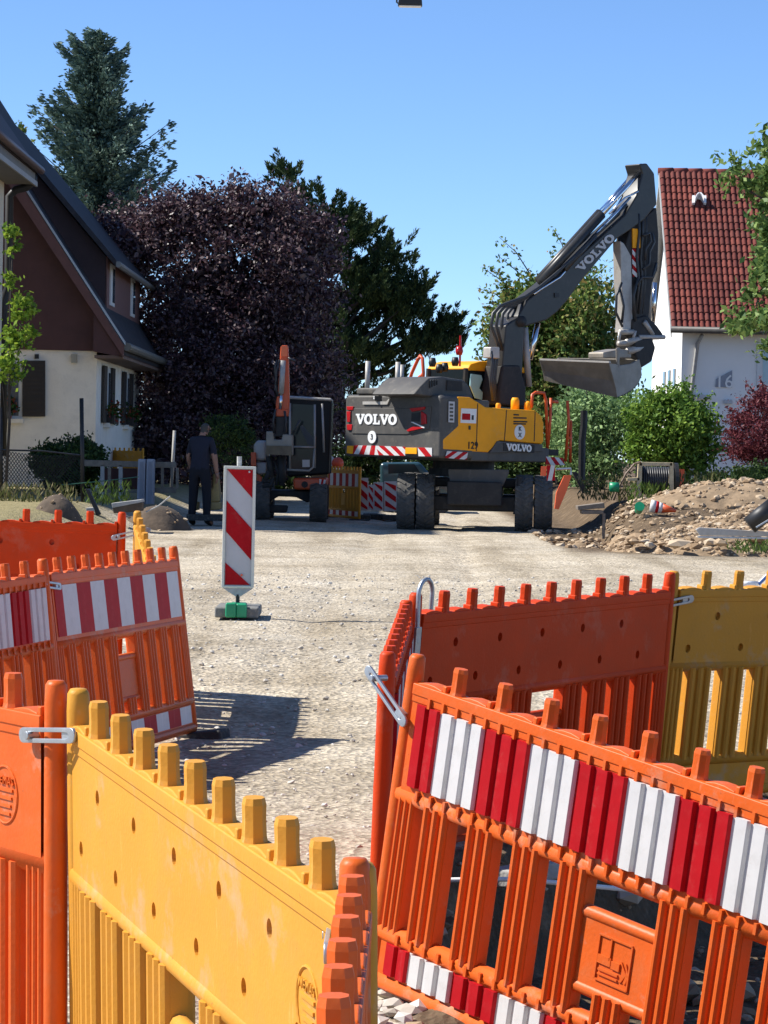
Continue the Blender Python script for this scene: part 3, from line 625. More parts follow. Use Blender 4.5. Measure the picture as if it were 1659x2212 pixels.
for pts in ([(590, 1090), (660, 1040), (790, 960), (880, 850)], [(900, 830), (1060, 650), (1200, 470)], [(1170, 470), (1290, 350), (1390, 300)]): b.tube(on(mid, bz, pts, .235), .022, 7)
b.build('pipe', M['chrome'], bm_, smooth=True)
b = MB(); cp = mid(*bz(495, 1300), .23); b.tube([cp - XN * .5, cp + XN * .03], .10, 14); b.build('pivot_pin', M['vdark'], sb, smooth=True)
for a_, c_2, nm, mt, r in (((520, 1345), (550, 1800), 'cylinder', M['vlight'], .06), ((620, 1310), (560, 1590), 'piston_rod', M['chrome'], .05)):
    MB().tube([mid(*bz(*a_), .1), mid(*bz(*c_2), .1)], r, 12).build(nm, mt, sb, smooth=True)
b = MB()
for k in range(4): b.tube(on(mid, ex, [(1075 + 22 * k, 60), (1085 + 14 * k, 150), (1070 + 16 * k, 260), (1090 + 12 * k, 420)], .3 - .08 * k), .03, 7)
b.build('hose', M['hose'], sb, smooth=True)
MB().prism(on(mid, ex, [(1075, 30), (1140, 30), (1140, 115), (1070, 110)], .32), -XN * .2).build('valve_block', M['vlight'], sb, bevel=.02)
stick = B_([(1335, 580), (1440, 500), (1535, 420), (1552, 640), (1545, 900), (1500, 1010), (1470, 1320), (1360, 1330), (1330, 960), (1300, 700)], .30, 'stick', M['vdark'])
B_([(1255, 680), (1285, 700), (1340, 800), (1352, 1385), (1270, 1385), (1285, 1200), (1262, 1000)], .2, 'link_guard', M['vlight'], .015, stick, .06)
MB().prism(on(mid, bz, [(1343, 585), (1402, 590), (1402, 735), (1345, 735)], .155), XN * .02).build('label_plate', M['vyellow'], stick)
stripes(stick, on(mid, bz, [(1350, 960), (1392, 920), (1390, 740), (1343, 740)], .155), 1, RW, XN, 0)
for k in range(3): MB().prism(on(mid, bz, [(1345, 745 + 75 * k), (1390, 800 + 70 * k), (1390, 835 + 70 * k), (1345, 780 + 75 * k)], .168), XN * .008).build('warning_stripe', M['sheet_white'], stick)
b = MB()
for pts in ([(1430, 640), (1480, 620), (1490, 680), (1450, 740), (1445, 830)], [(1500, 620), (1515, 690), (1480, 760), (1475, 860), (1430, 900)], [(1390, 960), (1355, 1100), (1370, 1300)], [(1265, 1000), (1225, 1100), (1220, 1230), (1270, 1340)], [(1250, 1050), (1280, 1180), (1265, 1310)], [(1530, 850), (1500, 960), (1420, 960), (1385, 1020)]): b.tube(on(mid, bz, pts, .22), .025, 7)
for k in range(5): b.tube(on(mid, bz, [(1395 + 28 * k, 470 + 10 * k), (1400 + 26 * k, 620), (1380 + 30 * k, 800 + 20 * k), (1400 + 22 * k, 1000), (1370 + 24 * k, 1240)], .19 - .03 * k), .028, 6)
b.build('hose', M['hose'], stick, smooth=True)
MB().tube([mid(*bz(1470, 960), .05), mid(*bz(1470, 1290), .05)], .05, 10).build('cylinder', M['vlight'], stick, smooth=True)
MB().tube([mid(*bz(1520, 1000), -.1), mid(*bz(1505, 1300), -.1)], .04, 10).build('piston_rod', M['chrome'], stick, smooth=True)
b = MB()
b.prism(on(mid, bz, [(1350, 1280), (1460, 1250), (1540, 1330), (1590, 1400), (1570, 1440), (1480, 1430), (1380, 1470), (1345, 1400)], .2), -XN * .4)
b.prism(on(mid, bz, [(1360, 1440), (1500, 1420), (1530, 1500), (1500, 1610), (1420, 1659), (1370, 1560)], .25), -XN * .5)
tr = b.build('tilt_rotator', M['vdark'], stick, bevel=.04)
b = MB()
for p0, p1, r in (((1300, 1460), (1420, 1430), .06), ((1310, 1530), (1420, 1500), .07), ((1400, 1420), (1590, 1420), .045), ((1250, 1380), (1350, 1380), .05), ((1250, 1380), (1240, 1470), .03), ((1370, 1370), (1345, 1460), .03), ((1240, 1470), (1345, 1460), .05), ((1440, 1300), (1500, 1400), .05)): b.tube([mid(*bz(*p0), .22), mid(*bz(*p1), .18)], r, 8)
b.build('linkage', M['vlight'], tr, smooth=True)
# wide ditch bucket
bc = mid(*kz(560, 330)); BA = V((-.82, .57, .035)).normalized(); BN = V((.57, .82, 0)); 
bp = Plane(bc, V((.6, -.8, 0))); endp = Plane(bc + V((.1, -.35, 0)), V((.80, -.60, 0)))
prof = [(470, 245), (560, 262), (640, 250), (700, 215), (716, 280), (712, 340), (690, 400), (640, 450), (580, 485), (530, 503), (520, 430), (500, 350)]
b = MB(); outer = on(endp, kz, prof); b.prism(outer, BA * .05)
ep = b.build('bucket_side', M['bucket'], stick, bevel=.012)
wid = 1.5
shell = [(470, 245), (490, 300), (515, 380), (528, 503), (580, 488), (640, 453), (690, 403), (716, 335), (700, 215)]
o1 = on(endp, kz, shell); cen = sum(o1, V((0, 0, 0))) / len(o1)
o2 = [cen + (p - cen) * .955 for p in o1]; n = len(o1); E2 = BA * wid
vs = o1 + o2 + [p + E2 for p in o1] + [p + E2 for p in o2]; TAP = [o1[0] + E2 + (p - o1[0]) * .6 for p in o1]; TAP2 = [o1[0] + E2 + (p - o1[0]) * .6 for p in o2]; vs = o1 + o2 + TAP + TAP2; fs = []
for i in range(n - 1):
    fs += [(i, i + 1, 2 * n + i + 1, 2 * n + i), (n + i, 3 * n + i, 3 * n + i + 1, n + i + 1)]
fs += [(0, 2 * n, 3 * n, n), (n - 1, 2 * n - 1, 4 * n - 1, 3 * n - 1)]
bk = MB().add(vs, fs).build('bucket_shell', M['bucket'], stick)
MB().prism([o1[0] + E2 * .975 + (p - o1[0]) * .6 for p in outer], BA * .05).build('bucket_side', M['bucket'], stick, bevel=.012)
MB().prism([o1[0] - V((0, 0, .0)), o1[0] + V((0, 0, .035)), o1[0] + V((0, 0, .035)) + BN * .06, o1[0] + BN * .06], E2).build('cutting_edge', M['vlight'], bk)
b = MB(); b.prism(on(mid, kz, [(430, 165), (560, 140), (640, 150), (640, 210), (430, 212)], .25), -XN * .4); b.prism(on(mid, kz, [(530, 130), (560, 130), (550, 285), (535, 280)], .4), -XN * .05)
b.build('quick_coupler', M['bucket'], tr, bevel=.03)
# undercarriage
und = V((1.60, 49.2, 0)); UF = V((.05, .998, 0)).normalized(); UL = V((-.998, .05, 0)).normalized()
def Uc(a, y, z): return und + UF * a + UL * y + ZZ * z
GZX = .125; RW_ = .50
b = MB(); Rm = Matrix.Rotation(math.atan2(UF.y, UF.x), 3, 'Z')
b.box(Uc(.9, 0, .80), (3.4, .95, .42), Rm); b.box(Uc(-.2, 0, .62), (.5, 1.9, .26), Rm); b.box(Uc(2.5, 0, .62), (.5, 1.9, .26), Rm); b.box(Uc(.9, 0, .98), (1.7, 2.0, .16), Rm)
ch = b.build('chassis', M['vdark'], exc, bevel=.03)
MB().lathe([(.62, 0), (.62, .14), (.55, .14), (.55, .30), (.5, .30)], 28, Matrix.Translation(V((XC.x, XC.y, 1.08)))).build('slew_ring', M['vdark'], exc)
bl = MB()
up_ = Plane(Uc(-.62, 0, 0), -UF)
bl.prism(on(up_, ex, [(765, 915), (1205, 920), (1205, 950), (1150, 1060), (1150, 1175), (790, 1155), (790, 1060), (765, 950)]), UF * .06)
bld = bl.build('dozer_blade', M['vgrey'], ch, bevel=.015)
for q in ([(850, 1098), (930, 1100), (930, 1116), (850, 1114)], [(962, 1098), (982, 1099), (982, 1118), (962, 1117)], [(1022, 1104), (1092, 1106), (1092, 1122), (1022, 1120)]): MB().prism(on(up_, ex, q, .002), -UF * .01).build('slot', M['black'], bld)
b = MB(); 
for s in (-1, 1): MB().tube([Uc(-.55, s * .72, .45), Uc(-.5, s * .78, 1.1)], .05, 8).build('blade_arm', M['vdark'], ch)
def tyre_mb(R=.5, W=.27):
    b = MB(); h = W / 2
    b.lathe([(.26, -h * .8), (R * .80, -h), (R * .93, -h * .96), (R * .965, -h * .7), (R * .97, 0), (R * .965, h * .7), (R * .93, h * .96), (R * .80, h), (.26, h * .8)], 36)
    n = 22
    for k in range(n):
        for s in (-1, 1):
            a0 = 2 * math.pi * (k + (.5 if s > 0 else 0)) / n
            for (t0, t1, da) in ((.08, .5, .05), (.5, 1.0, .16)):
                vs = []
                for (t, off) in ((t0, da - .05), (t1, da + .03)):
                    for w in (-.06, .06):
                        for r in (R * .94, R * (1.0 if t < .95 else .985)):
                            a = a0 + off + w; vs.append(V((r * math.cos(a), r * math.sin(a), s * h * t)))
                b.add(vs, [(0, 1, 3, 2), (4, 6, 7, 5), (0, 4, 5, 1), (2, 3, 7, 6), (1, 5, 7, 3), (0, 2, 6, 4)])
    return b
TY = tyre_mb().mesh('tyre'); TY.materials.append(M['tyre'])
RIM = MB().lathe([(.27, -.11), (.27, -.07), (.2, -.03), (.1, .0), (.1, .05), (.2, .05), (.27, .08), (.27, .11)], 24).mesh('rim'); RIM.materials.append(M['vgrey'])
def wheel(parent, c, axis, sc=1.0, wsc=1.0):
    c = V(c); ax = V(axis).normalized(); R3 = ax.to_track_quat('Z', 'Y').to_matrix().to_4x4() @ Matrix.Diagonal((sc, sc, wsc, 1))
    w = link('tyre', TY, None, parent); w.matrix_basis = world_of(parent).inverted() @ Matrix.Translation(c) @ R3
    r = link('rim', RIM, None, w); return w
for a in (-.2, 2.5):
    for s in (-1, 1):
        for y in (1.20, .86): wheel(ch, Uc(a, s * y, GZX + RW_), UL, 1, 1.16)
# ------------------------------------------------------------------ small orange excavator
MC = at(640, 1085, 52.5); MG = .14
mini = empty('small_excavator', (MC.x, MC.y, MG), 'small orange wheeled excavator with upright arm and dark glazed cab', 'excavator')
mp = Plane((0, 52.2, 0), (0, -1, 0)); mcab = Plane((0, 51.9, 0), (0, -1, 0)); marm = Plane((0, 51.0, 0), (0, -1, 0)); BY = V((0, 1, 0))
b = MB()
fr_ = [(490, 710), (985, 740), (990, 800), (960, 1570), (500, 1600)]
inn = [(530, 790), (800, 800), (820, 830), (790, 1530), (530, 1530)]
cb = MB().prism(on(mcab, mz, fr_), BY * 1.5).build('cab_body', M['cabdark'], mini, bevel=.05)
MB().prism(on(mcab, mz, [(500, 712), (985, 740), (985, 775), (500, 750)], .03), BY * 1.5).build('cab_roof', M['vlight'], cb, bevel=.03)
MB().prism(on(mcab, mz, [(530, 800), (800, 815), (800, 1260), (530, 1265)], .004), -BY * .01).build('windscreen', M['glass'], cb)
MB().prism(on(mcab, mz, [(530, 1290), (795, 1290), (775, 1520), (530, 1520)], .004), -BY * .01).build('lower_window', M['glass'], cb)
MB().prism(on(mcab, mz, [(635, 1050), (665, 1030), (800, 1190), (795, 1250), (725, 1250)], .018), -BY * .01).build('seat', mat('seat_grey', (.07, .08, .085), .7), cb)
MB().prism(on(mcab, mz, [(665, 1410), (745, 1410), (745, 1490), (665, 1490)], .018), -BY * .01).build('sticker', M['board_grey'], cb)
b = MB()
for pts in ([(525, 1270), (800, 1275)], [(500, 1520), (740, 1530), (785, 1490), (800, 1290)], [(800, 810), (800, 1500)], [(880, 800), (900, 1330)], [(530, 795), (530, 1530)]): b.tube(on(mcab, mz, pts, .03), .022, 7)
b.build('cab_trim', M['vlight'], cb, smooth=True)
b = MB()
for k in range(2): b.tube(on(mcab, mz, [(900 + 60 * k, 800), (905 + 60 * k, 1560)], -.3), .03, 7)
b.build('cab_pillar', M['vdark'], cb)
bd = MB().prism(on(mp, mz, [(560, 1610), (930, 1610), (930, 1690), (850, 1740), (570, 1735)], .35), BY * 1.9).build('body', M['vorange'], mini, bevel=.04)
stripes(bd, on(mp, mz, [(850, 1735), (925, 1700), (925, 1630), (850, 1620)], .36), 3, (M['sheet_white'], M['sheet_red']), -BY, .3)
disc(bd, mp(*mz(690, 1680), .36), .06, -BY, M['vdark'])
MB().prism(on(mp, mz, [(130, 1240), (180, 1200), (275, 1200), (275, 1420), (140, 1420)], .2), BY * 1.6).build('engine_cover', M['vlight'], mini, bevel=.06)
MB().prism(on(mp, mz, [(155, 1440), (275, 1440), (270, 1560), (180, 1570)], .2), BY * 1.2).build('side_box', M['concrete'], mini, bevel=.03)
for q in ([(105, 1330), (160, 1330), (160, 1480), (105, 1480)], [(165, 1560), (225, 1600), (220, 1650), (170, 1720)]): MB().prism(on(mp, mz, q, .3), BY * .2).build('marker_panel', M['vorange'], mini, bevel=.01)
arm = MB().prism(on(marm, mz, [(430, 165), (510, 165), (515, 300), (525, 700), (520, 900), (480, 930), (380, 920), (375, 800), (400, 640), (420, 300)]), BY * .25).build('arm', M['vorange'], mini, bevel=.03)
MB().prism(on(marm, mz, [(435, 170), (505, 170), (500, 285), (430, 285)], .01), -BY * .04).build('arm_lamp', mat('bright_orange_decal', (.85, .16, .05), .4), arm)
MB().tube(on(marm, mz, [(455, 330), (435, 690)], .06), .05, 10).build('cylinder', M['vlight'], arm, smooth=True)
MB().tube(on(marm, mz, [(435, 690), (425, 860)], .06), .03, 10).build('piston_rod', M['chrome'], arm, smooth=True)
b = MB()
for pts in ([(420, 320), (380, 450), (375, 620), (400, 720)], [(510, 300), (590, 340)], [(390, 330), (365, 400), (380, 600)], [(470, 880), (490, 1000), (470, 1120)], [(375, 860), (350, 980), (355, 1120)], [(560, 1130), (600, 1050), (640, 980)]): b.tube(on(marm, mz, pts, .05), .022, 6)
b.build('hose', M['hose'], arm, smooth=True)
MB().prism(on(marm, mz, [(365, 850), (520, 860), (510, 940), (380, 940)], .03), BY * .3).build('arm_head', M['vorange'], arm, bevel=.02)
MB().prism(on(marm, mz, [(380, 930), (500, 930), (480, 1160), (370, 1160)]), BY * .25).build('bucket_link', M['vdark'], arm, bevel=.02)
bkm = MB().prism(on(marm, mz, [(270, 1100), (350, 1100), (360, 1190), (440, 1190), (450, 1130), (560, 1140), (560, 1360), (265, 1345)], .05), BY * .5).build('bucket', M['bucket'], arm, bevel=.02)
MB().prism(on(marm, mz, [(275, 1255), (545, 1260), (560, 1365), (270, 1350)], .055), -BY * .12).build('bucket_lip', mat('bucket_soil_brown', (.16, .12, .075), .8, var=.3), bkm)
b = MB()
for pts, r in (([(300, 1370), (330, 1600)], .06), ([(440, 1370), (440, 1650)], .08), ([(340, 1480), (260, 1640)], .05), ([(230, 1650), (330, 1640)], .04), ([(230, 1700), (320, 1690), (350, 1600)], .04), ([(360, 1420), (400, 1560), (380, 1690)], .03), ([(460, 1480), (440, 1690)], .06)): b.tube(on(marm, mz, pts, -.1), r, 8)
b.build('boom_linkage', M['vdark'], mini, smooth=True)
b = MB(); b.prism(on(mp, mz, [(170, 1740), (850, 1745), (880, 1800), (800, 1830), (720, 1880), (600, 1820), (420, 1800), (330, 1850), (280, 1920), (180, 1900)], .1), BY * 1.2); b.prism(on(mp, mz, [(190, 1900), (510, 1905), (500, 1985), (200, 1990)], .3), BY * .06)
b.build('chassis', M['vdark'], mini, bevel=.03)
for x, y, r in ((230, 1900, .40), (840, 1930, .40)):
    for dy in (0, 1.7): p = mp(*mz(x, y)); wheel(mini, V((p.x, 52.0 + dy, MG + .39)), (1, 0, 0), .78, 1.15)
MB().prism(on(mp, mz, [(175, 1790), (260, 1770), (265, 1890), (210, 1900)], .45), -BY * .05).build('hub_cover', M['vlight'], mini, bevel=.02)
# ------------------------------------------------------------------ beacon on the road
bY = 22.6; bx = at(515, 1328, bY); gb = gh(bx.x, bY)
bea = empty('traffic_beacon', (bx.x, bY, gb), 'tall red and white traffic beacon on a green clamp in the road', 'beacon')
Pb = Plane((0, bY, 0), (0, -1, 0)); BYv = V((0, 1, 0))
q4 = [Pb(*p) for p in ((478.5, 1269), (548, 1270), (553, 1008), (484, 1006))]
bd_ = MB().prism(q4, BYv * .035).build('board', M['board_grey'], bea, bevel=.004)
L4 = lambda s, t: (q4[0].lerp(q4[1], s)).lerp(q4[3].lerp(q4[2], s), t)
fm = [L4(*p) for p in ((0, 0), (1, 0), (1, 1), (0, 1))]
b = MB()
for (s0, t0, s1, t1) in ((0, 0, .085, 1), (.915, 0, 1, 1), (.085, 0, .915, .018), (.085, .978, .915, 1)):
    b.prism([L4(s0, t0) - BYv * .002, L4(s1, t0) - BYv * .002, L4(s1, t1) - BYv * .002, L4(s0, t1) - BYv * .002], -BYv * .02)
b.build('frame', mat('pale_frame_plastic', (.66, .66, .58), .5, var=.08), bd_, bevel=.003)
for pl in ([(.10, .972), (.905, .972), (.905, .74)], [(.105, .715), (.105, .462), (.905, .228), (.905, .487)], [(.105, .205), (.105, .024), (.88, .024)]):
    MB().prism([L4(*p) - BYv * .003 for p in pl], -BYv * .004).build('red_stripe', M['sheet_red'], bd_)
disc(bd_, L4(.80, .955) - BYv * .008, .008, (0, -1, 0), M['board_grey'], 'rivet', 10); disc(bd_, L4(.62, .105) - BYv * .008, .010, (0, -1, 0), mat('orange_dot', (.8, .14, .06), .4), 'rivet', 10)
MB().tube([Pb(517, 1006, -.015), Pb(517, 986, -.015)], .02, 10).build('top_stud', mat('stud_grey', (.5, .5, .46), .6, var=.3, vs=40), bea)
MB().prism([Pb(481, 1270, -.002), Pb(547, 1271, -.002), Pb(520, 1288, -.002), Pb(508, 1288, -.002)], BYv * .03).build('tapered_neck', M['zinc'], bea)
MB().tube([Pb(513.5, 1284, -.015), Pb(513.5, 1306, -.015)], .017, 8).build('spigot', M['black'], bea)
pz = gb
MB().box(V((bx.x, bY, gb + .055)), (.35, .62, .085)).build('base_plate', mat('recycled_base', (.16, .16, .15), .8, var=.3, vs=14, dirt=DUST, dirt_amt=.7), bea, bevel=.015)
b = MB()
b.box(V((bx.x - .045, bY - .29, gb + .075)), (.085, .12, .115)); b.box(V((bx.x + .04, bY - .285, gb + .072)), (.085, .11, .11)); b.box(V((bx.x, bY - .1, gb + .1)), (.13, .35, .04))
b.build('clamp', M['green'], bea, bevel=.012)
# ------------------------------------------------------------------ worker
def person():
    wp = at(430, 1135, 47.5); wz = gh(wp.x, 47.5)
    root = empty('person', (wp.x, 47.5, wz), 'person in dark navy work clothes standing with back turned beside the trench', 'person'); root.rotation_euler = (0, 0, math.radians(-18)); root.scale = (1.03,) * 3
    J = {'pel': (0, 0, .94, .155, .11), 'sp': (0, .0, 1.10, .150, .105), 'ch': (0, .03, 1.28, .175, .115), 'nb': (0, .07, 1.46, .075, .07), 'nk': (.01, .10, 1.53, .058, .058), 'hd': (.03, .125, 1.62, .082, .095), 'ht': (.03, .125, 1.71, .06, .07),
         'sl': (-.17, .05, 1.41, .075, .075), 'el': (-.235, .06, 1.13, .05, .05), 'wl': (-.21, .17, .92, .034, .034), 'sr': (.17, .05, 1.41, .075, .075), 'er': (.245, .03, 1.12, .05, .05), 'wr': (.27, .07, .87, .034, .036),
         'hl': (-.10, 0, .88, .105, .10), 'kl': (-.12, .02, .50, .082, .08), 'al': (-.13, -.02, .09, .062, .062), 'tl': (-.15, .14, .045, .048, .04), 'hr': (.10, 0, .88, .105, .10), 'kr': (.12, .02, .50, .082, .08), 'ar': (.14, -.02, .09, .062, .062), 'tr': (.18, .14, .045, .048, .04)}
    ks = list(J); ed = [('pel', 'sp'), ('sp', 'ch'), ('ch', 'nb'), ('nb', 'nk'), ('nk', 'hd'), ('hd', 'ht'), ('ch', 'sl'), ('sl', 'el'), ('el', 'wl'), ('ch', 'sr'), ('sr', 'er'), ('er', 'wr'), ('pel', 'hl'), ('hl', 'kl'), ('kl', 'al'), ('al', 'tl'), ('pel', 'hr'), ('hr', 'kr'), ('kr', 'ar'), ('ar', 'tr')]
    me = bpy.data.meshes.new('body'); me.from_pydata([J[k][:3] for k in ks], [(ks.index(a), ks.index(b)) for a, b in ed], [])
    o = bpy.data.objects.new('body', me); C.objects.link(o); sk = o.modifiers.new('skin', 'SKIN'); o.modifiers.new('sub', 'SUBSURF').levels = 2
    for i, k in enumerate(ks): me.skin_vertices[0].data[i].radius = J[k][3:5]
    me.skin_vertices[0].data[0].use_root = True
    dg = bpy.context.evaluated_depsgraph_get(); m2 = bpy.data.meshes.new_from_object(o.evaluated_get(dg)); bpy.data.objects.remove(o)
    bm = bmesh.new(); bm.from_mesh(m2)
    def fing(b0, dirs, r): 
        mb = MB(); pts = [V(b0)]
        for d in dirs: pts.append(pts[-1] + V(d))
        mb.tube(pts, [r * (1 - .12 * i) for i in range(len(pts))], 6); 
        vs = [bm.verts.new(v) for v in mb.v]; [bm.faces.new([vs[i] for i in f]) for f in mb.f]
    for (w, s, fw) in ((J['wl'], 1, .35), (J['wr'], -1, .15)):
        x, y, z = w[:3]
        fing((x, y, z + .02), [(0, fw * .1, -.05), (0, fw * .1, -.05)], .036)
        for k, ln in enumerate((.036, .042, .038, .03)):
            yy = -.027 + .018 * k; fing((x + s * .004, y + yy + fw * .15, z - .07), [(0, .008, -ln), (s * .012, .012, -ln * .8), (s * .018, .006, -ln * .4)], .0095)
        fing((x + s * .01, y + .03 + fw * .1, z - .03), [(s * .02, .025, -.03), (s * .01, .012, -.03)], .011)
    # nose, ears
    for c, sx in (((.055, .215, 1.615), .018), ((-.055, .12, 1.615), .022), ((.115, .115, 1.615), .022)):
        r = bmesh.ops.create_icosphere(bm, subdivisions=1, radius=sx, matrix=Matrix.Translation(V(c)))
    bm.to_mesh(m2); bm.free()
    for c, nm, rg in (((.010, .011, .024), 'navy_shirt', .85), ((.006, .006, .011), 'dark_trousers', .9), ((.30, .15, .10), 'skin', .55), ((.05, .045, .04), 'grey_hair', .8), ((.008, .008, .008), 'work_boots', .7)): m2.materials.append(mat(nm, c, rg, var=.15, vs=12))
    for f in m2.polygons:
        x, y, z = f.center; ax = abs(x)
        if z > 1.50: f.material_index = 3 if (z > 1.655 or y < .10 and z > 1.55) else 2
        elif ax > .195 and z < 1.2: f.material_index = 2
        elif z < .12: f.material_index = 4
        elif z < .95: f.material_index = 1
    bo = link('body', m2, None, root, True)
    return root
person()
# yellow compaction machine beside the worker
yp = Plane((0, 47.6, 0), (0, -1, 0)); g0 = gh(-2.9, 47.6)
cmp_ = empty('soil_compactor', (at(462, 1100, 47.6).x, 47.6, g0), 'dusty yellow compaction machine between the worker and the beacon', 'machine')
ym = mat('dusty_yellow_machine', (.30, .21, .075), .6, var=.25, vs=6, dirt=(.2, .16, .1), dirt_amt=.6)
wz = zoomer(650, 1600, 3.687)
MB().prism(on(yp, wz, [(690, 970), (760, 970), (790, 1250), (790, 1390), (610, 1400), (640, 1220), (690, 1180)]), V((0, .5, 0))).build('housing', ym, cmp_, bevel=.03)
MB().prism(on(yp, wz, [(600, 1390), (800, 1390), (800, 1500), (610, 1510)], .05), V((0, .6, 0))).build('base_plate', ym, cmp_, bevel=.02)
MB().tube(on(yp, wz, [(700, 980), (680, 900), (740, 890), (770, 930)], .1), .03, 8).build('handle', M['vdark'], cmp_)
MB().prism(on(yp, wz, [(390, 1380), (490, 1380), (480, 1510), (400, 1510)], -.3), V((0, .4, 0))).build('front_box', ym, cmp_, bevel=.02)
b = MB(); b.box(at(462, 1118, 47.6), (.9, .5, .1)); b.build('skid', M['rubber'], cmp_)
# ------------------------------------------------------------------ barrier, lamp and beacons behind the small machine
bp_ = at(709, 1015, 55.5); bq = at(782, 1023, 54.6)
gbb = gh(bp_.x, 55)
far_b = panel((bp_.x + .02, 55.3, gbb + .03), (.33, -.944, 0), (0, 0, 1), 'yellow', 'yellow barrier panel with red and white sheet behind the small orange excavator', sheet='flat', phase=0)
wl = empty('warning_lamp', at(729, 1012, 55.2), 'warning lamp with red lens standing on the far yellow barrier', 'lamp')
p = at(729, 1015, 55.2)
MB().box(p + V((0, 0, .0)), (.12, .1, .08)).build('lamp_base', M['white'], wl, bevel=.01)
MB().lathe([(.11, -.03), (.12, 0), (.11, .03)], 18, Matrix.Translation(p + V((0, 0, .13))) @ Matrix.Rotation(math.pi / 2, 4, 'X')).build('lamp_lens', mat('lamp_lens_orange', (.8, .10, .04), .25), wl, smooth=True)
MB().prism([p + V((-.19, .02, -.04)), p + V((-.02, .02, -.04)), p + V((-.05, .02, .2)), p + V((-.12, .02, .28))], (0, -.02, 0)).build('lamp_bracket', M['white'], wl)
ez = lambda x, y: ex(x, y)
for k, (x0, x1, y0, y1, Y, sl, lab) in enumerate(((105, 185, 980, 1218, 54.2, -.9, 'leftmost small red and white beacon beside the far yellow barrier'), (180, 225, 1030, 1215, 55.4, -.9, 'narrow red and white beacon half hidden between two taller ones'), (222, 293, 1012, 1218, 55.0, -.9, 'second tall red and white beacon from the far yellow barrier'), (300, 392, 1005, 1222, 54.5, -.9, 'red and white beacon touching the big left tyres of the excavator'))):
    pb = Plane((0, Y, 0), (0, -1, 0)); c = pb(*ex((x0 + x1) / 2, y1))
    r_ = empty('traffic_beacon', (c.x, Y, gh(c.x, Y)), lab, 'beacon', 'row of beacons behind the machines')
    quad = on(pb, ex, [(x0, y1), (x1, y1), (x1, y0), (x0, y0)])
    bo = MB().prism(quad, (0, .03, 0)).build('board', M['board_grey'], r_)
    quad = on(pb, ex, [(x0 + 8, y1 - 6), (x1 - 6, y1 - 6), (x1 - 6, y0 + 6), (x0 + 8, y0 + 6)], .002)
    bl4, br4, tr4, tl4 = quad; n = 3
    F4 = lambda s, t: (bl4.lerp(br4, s)).lerp(tl4.lerp(tr4, s), t)
    for j in range(4):
        t0 = -.12 + j * .40
        P = [(0, t0 + .28), (1, t0), (1, t0 + .2), (0, t0 + .48)]; P = [(s, min(1, max(0, t))) for s, t in P]
        if P[0][1] >= 1 and P[1][1] >= 1: continue
        try: MB().prism([F4(*q) for q in P], (0, -.006, 0)).build('red_stripe', M['sheet_red'], bo)
        except Exception: pass
    MB().box(V((c.x, Y + .05, gh(c.x, Y) + .05)), (.3, .7, .1)).build('base_plate', M['rubber'], r_, bevel=.01)
# vehicle glimpsed under the counterweight
vt = mat('dark_teal_paint', (.02, .055, .065), .3, var=.1, coat=.5)
vp = Plane((0, 62, 0), (0, -1, 0)); vz = zoomer(1500, 1800, 2.212)
van = empty('parked_van', at(850, 1085, 62), 'dark teal van parked behind the big excavator', 'van'); van.location.z = .14
vb = MB().prism([V((p.x, 62, p.z)) for p in on(vp, ex, [(270, 870), (560, 865), (640, 960), (760, 975), (790, 1130), (270, 1130)])], (0, 1.9, 0)).build('body', vt, van, bevel=.08)
MB().prism(on(vp, ex, [(330, 880), (520, 880), (560, 940), (330, 950)], .01), (0, -.01, 0)).build('window', M['glass'], vb)
for x in (340, 700): p = vp(*ex(x, 1150)); wheel(van, V((p.x, 62.1, .14 + .33)), (0, 1, 0), .66, .8)
# ------------------------------------------------------------------ hanging lamp on a span wire, top edge
hl = empty('hanging_street_lamp', at(886, 0, 24), 'dark street lamp hanging from a span wire at the top edge', 'lamp')
p = at(886, 6, 24)
MB().prism([p + V((-.105, 0, -.02)), p + V((.105, 0, -.02)), p + V((.10, 0, .03)), p + V((.05, 0, .08)), p + V((-.05, 0, .08)), p + V((-.10, 0, .03))], (0, .1, 0)).build('housing', M['black'], hl, bevel=.006)
MB().prism([p + V((-.095, .01, -.022)), p + V((.095, .01, -.022)), p + V((.095, .01, -.028)), p + V((-.095, .01, -.028))], (0, .08, 0)).build('diffuser', M['white'], hl)
MB().tube([p + V((-.12, .05, .3)), p + V((-.115, .05, .01)), p + V((-.10, .05, .0))], .008, 6).build('cable', M['black'], hl)
MB().tube([p + V((0, .05, .08)), p + V((0, .05, .5))], .012, 6).build('hanger', M['black'], hl)
MB().tube([p + V((-9, .05, 1.6)), p + V((-4, .05, .8)), p + V((0, .05, .5)), p + V((4, .05, .8)), p + V((9, .05, 1.6))], .006, 6).build('span_wire', M['black'], hl)
# ------------------------------------------------------------------ left houses
def poly_part(name, pts, ext, mt, parent, bevel=0): return MB().prism(pts, ext).build(name, mt, parent, bevel=bevel)
PL = mat('rough_white_plaster', (.92, .84, .72), .92, var=.07, vs=1.2, bump=.25, bs=25, dirt=(.45, .40, .34), dirt_amt=.35)
PLC = mat('cream_plaster', (.66, .57, .44), .92, var=.06, vs=1.2, bump=.2, bs=25)
CLAD = mat('brown_red_cladding', (.085, .034, .032), .7, var=.15, vs=2)
SLATE = mat('dark_slate_roof', (.045, .044, .050), .75, var=.3, vs=5, bump=.4, bs=9, spec=.15)
SHUT = mat('dark_brown_shutter', (.030, .022, .018), .6, var=.2, vs=6)
FRAME = mat('white_window_frame', (.7, .7, .68), .45, var=.04)
PANE = mat('window_pane', (.06, .085, .11), .06, var=.2, spec=.9)
hx, hy = -6.23, 60.0; HL = 10.5
hs = empty('house', (hx, hy, .5), 'white plastered house with brown red gable and dark dormer roof on the left', 'house')
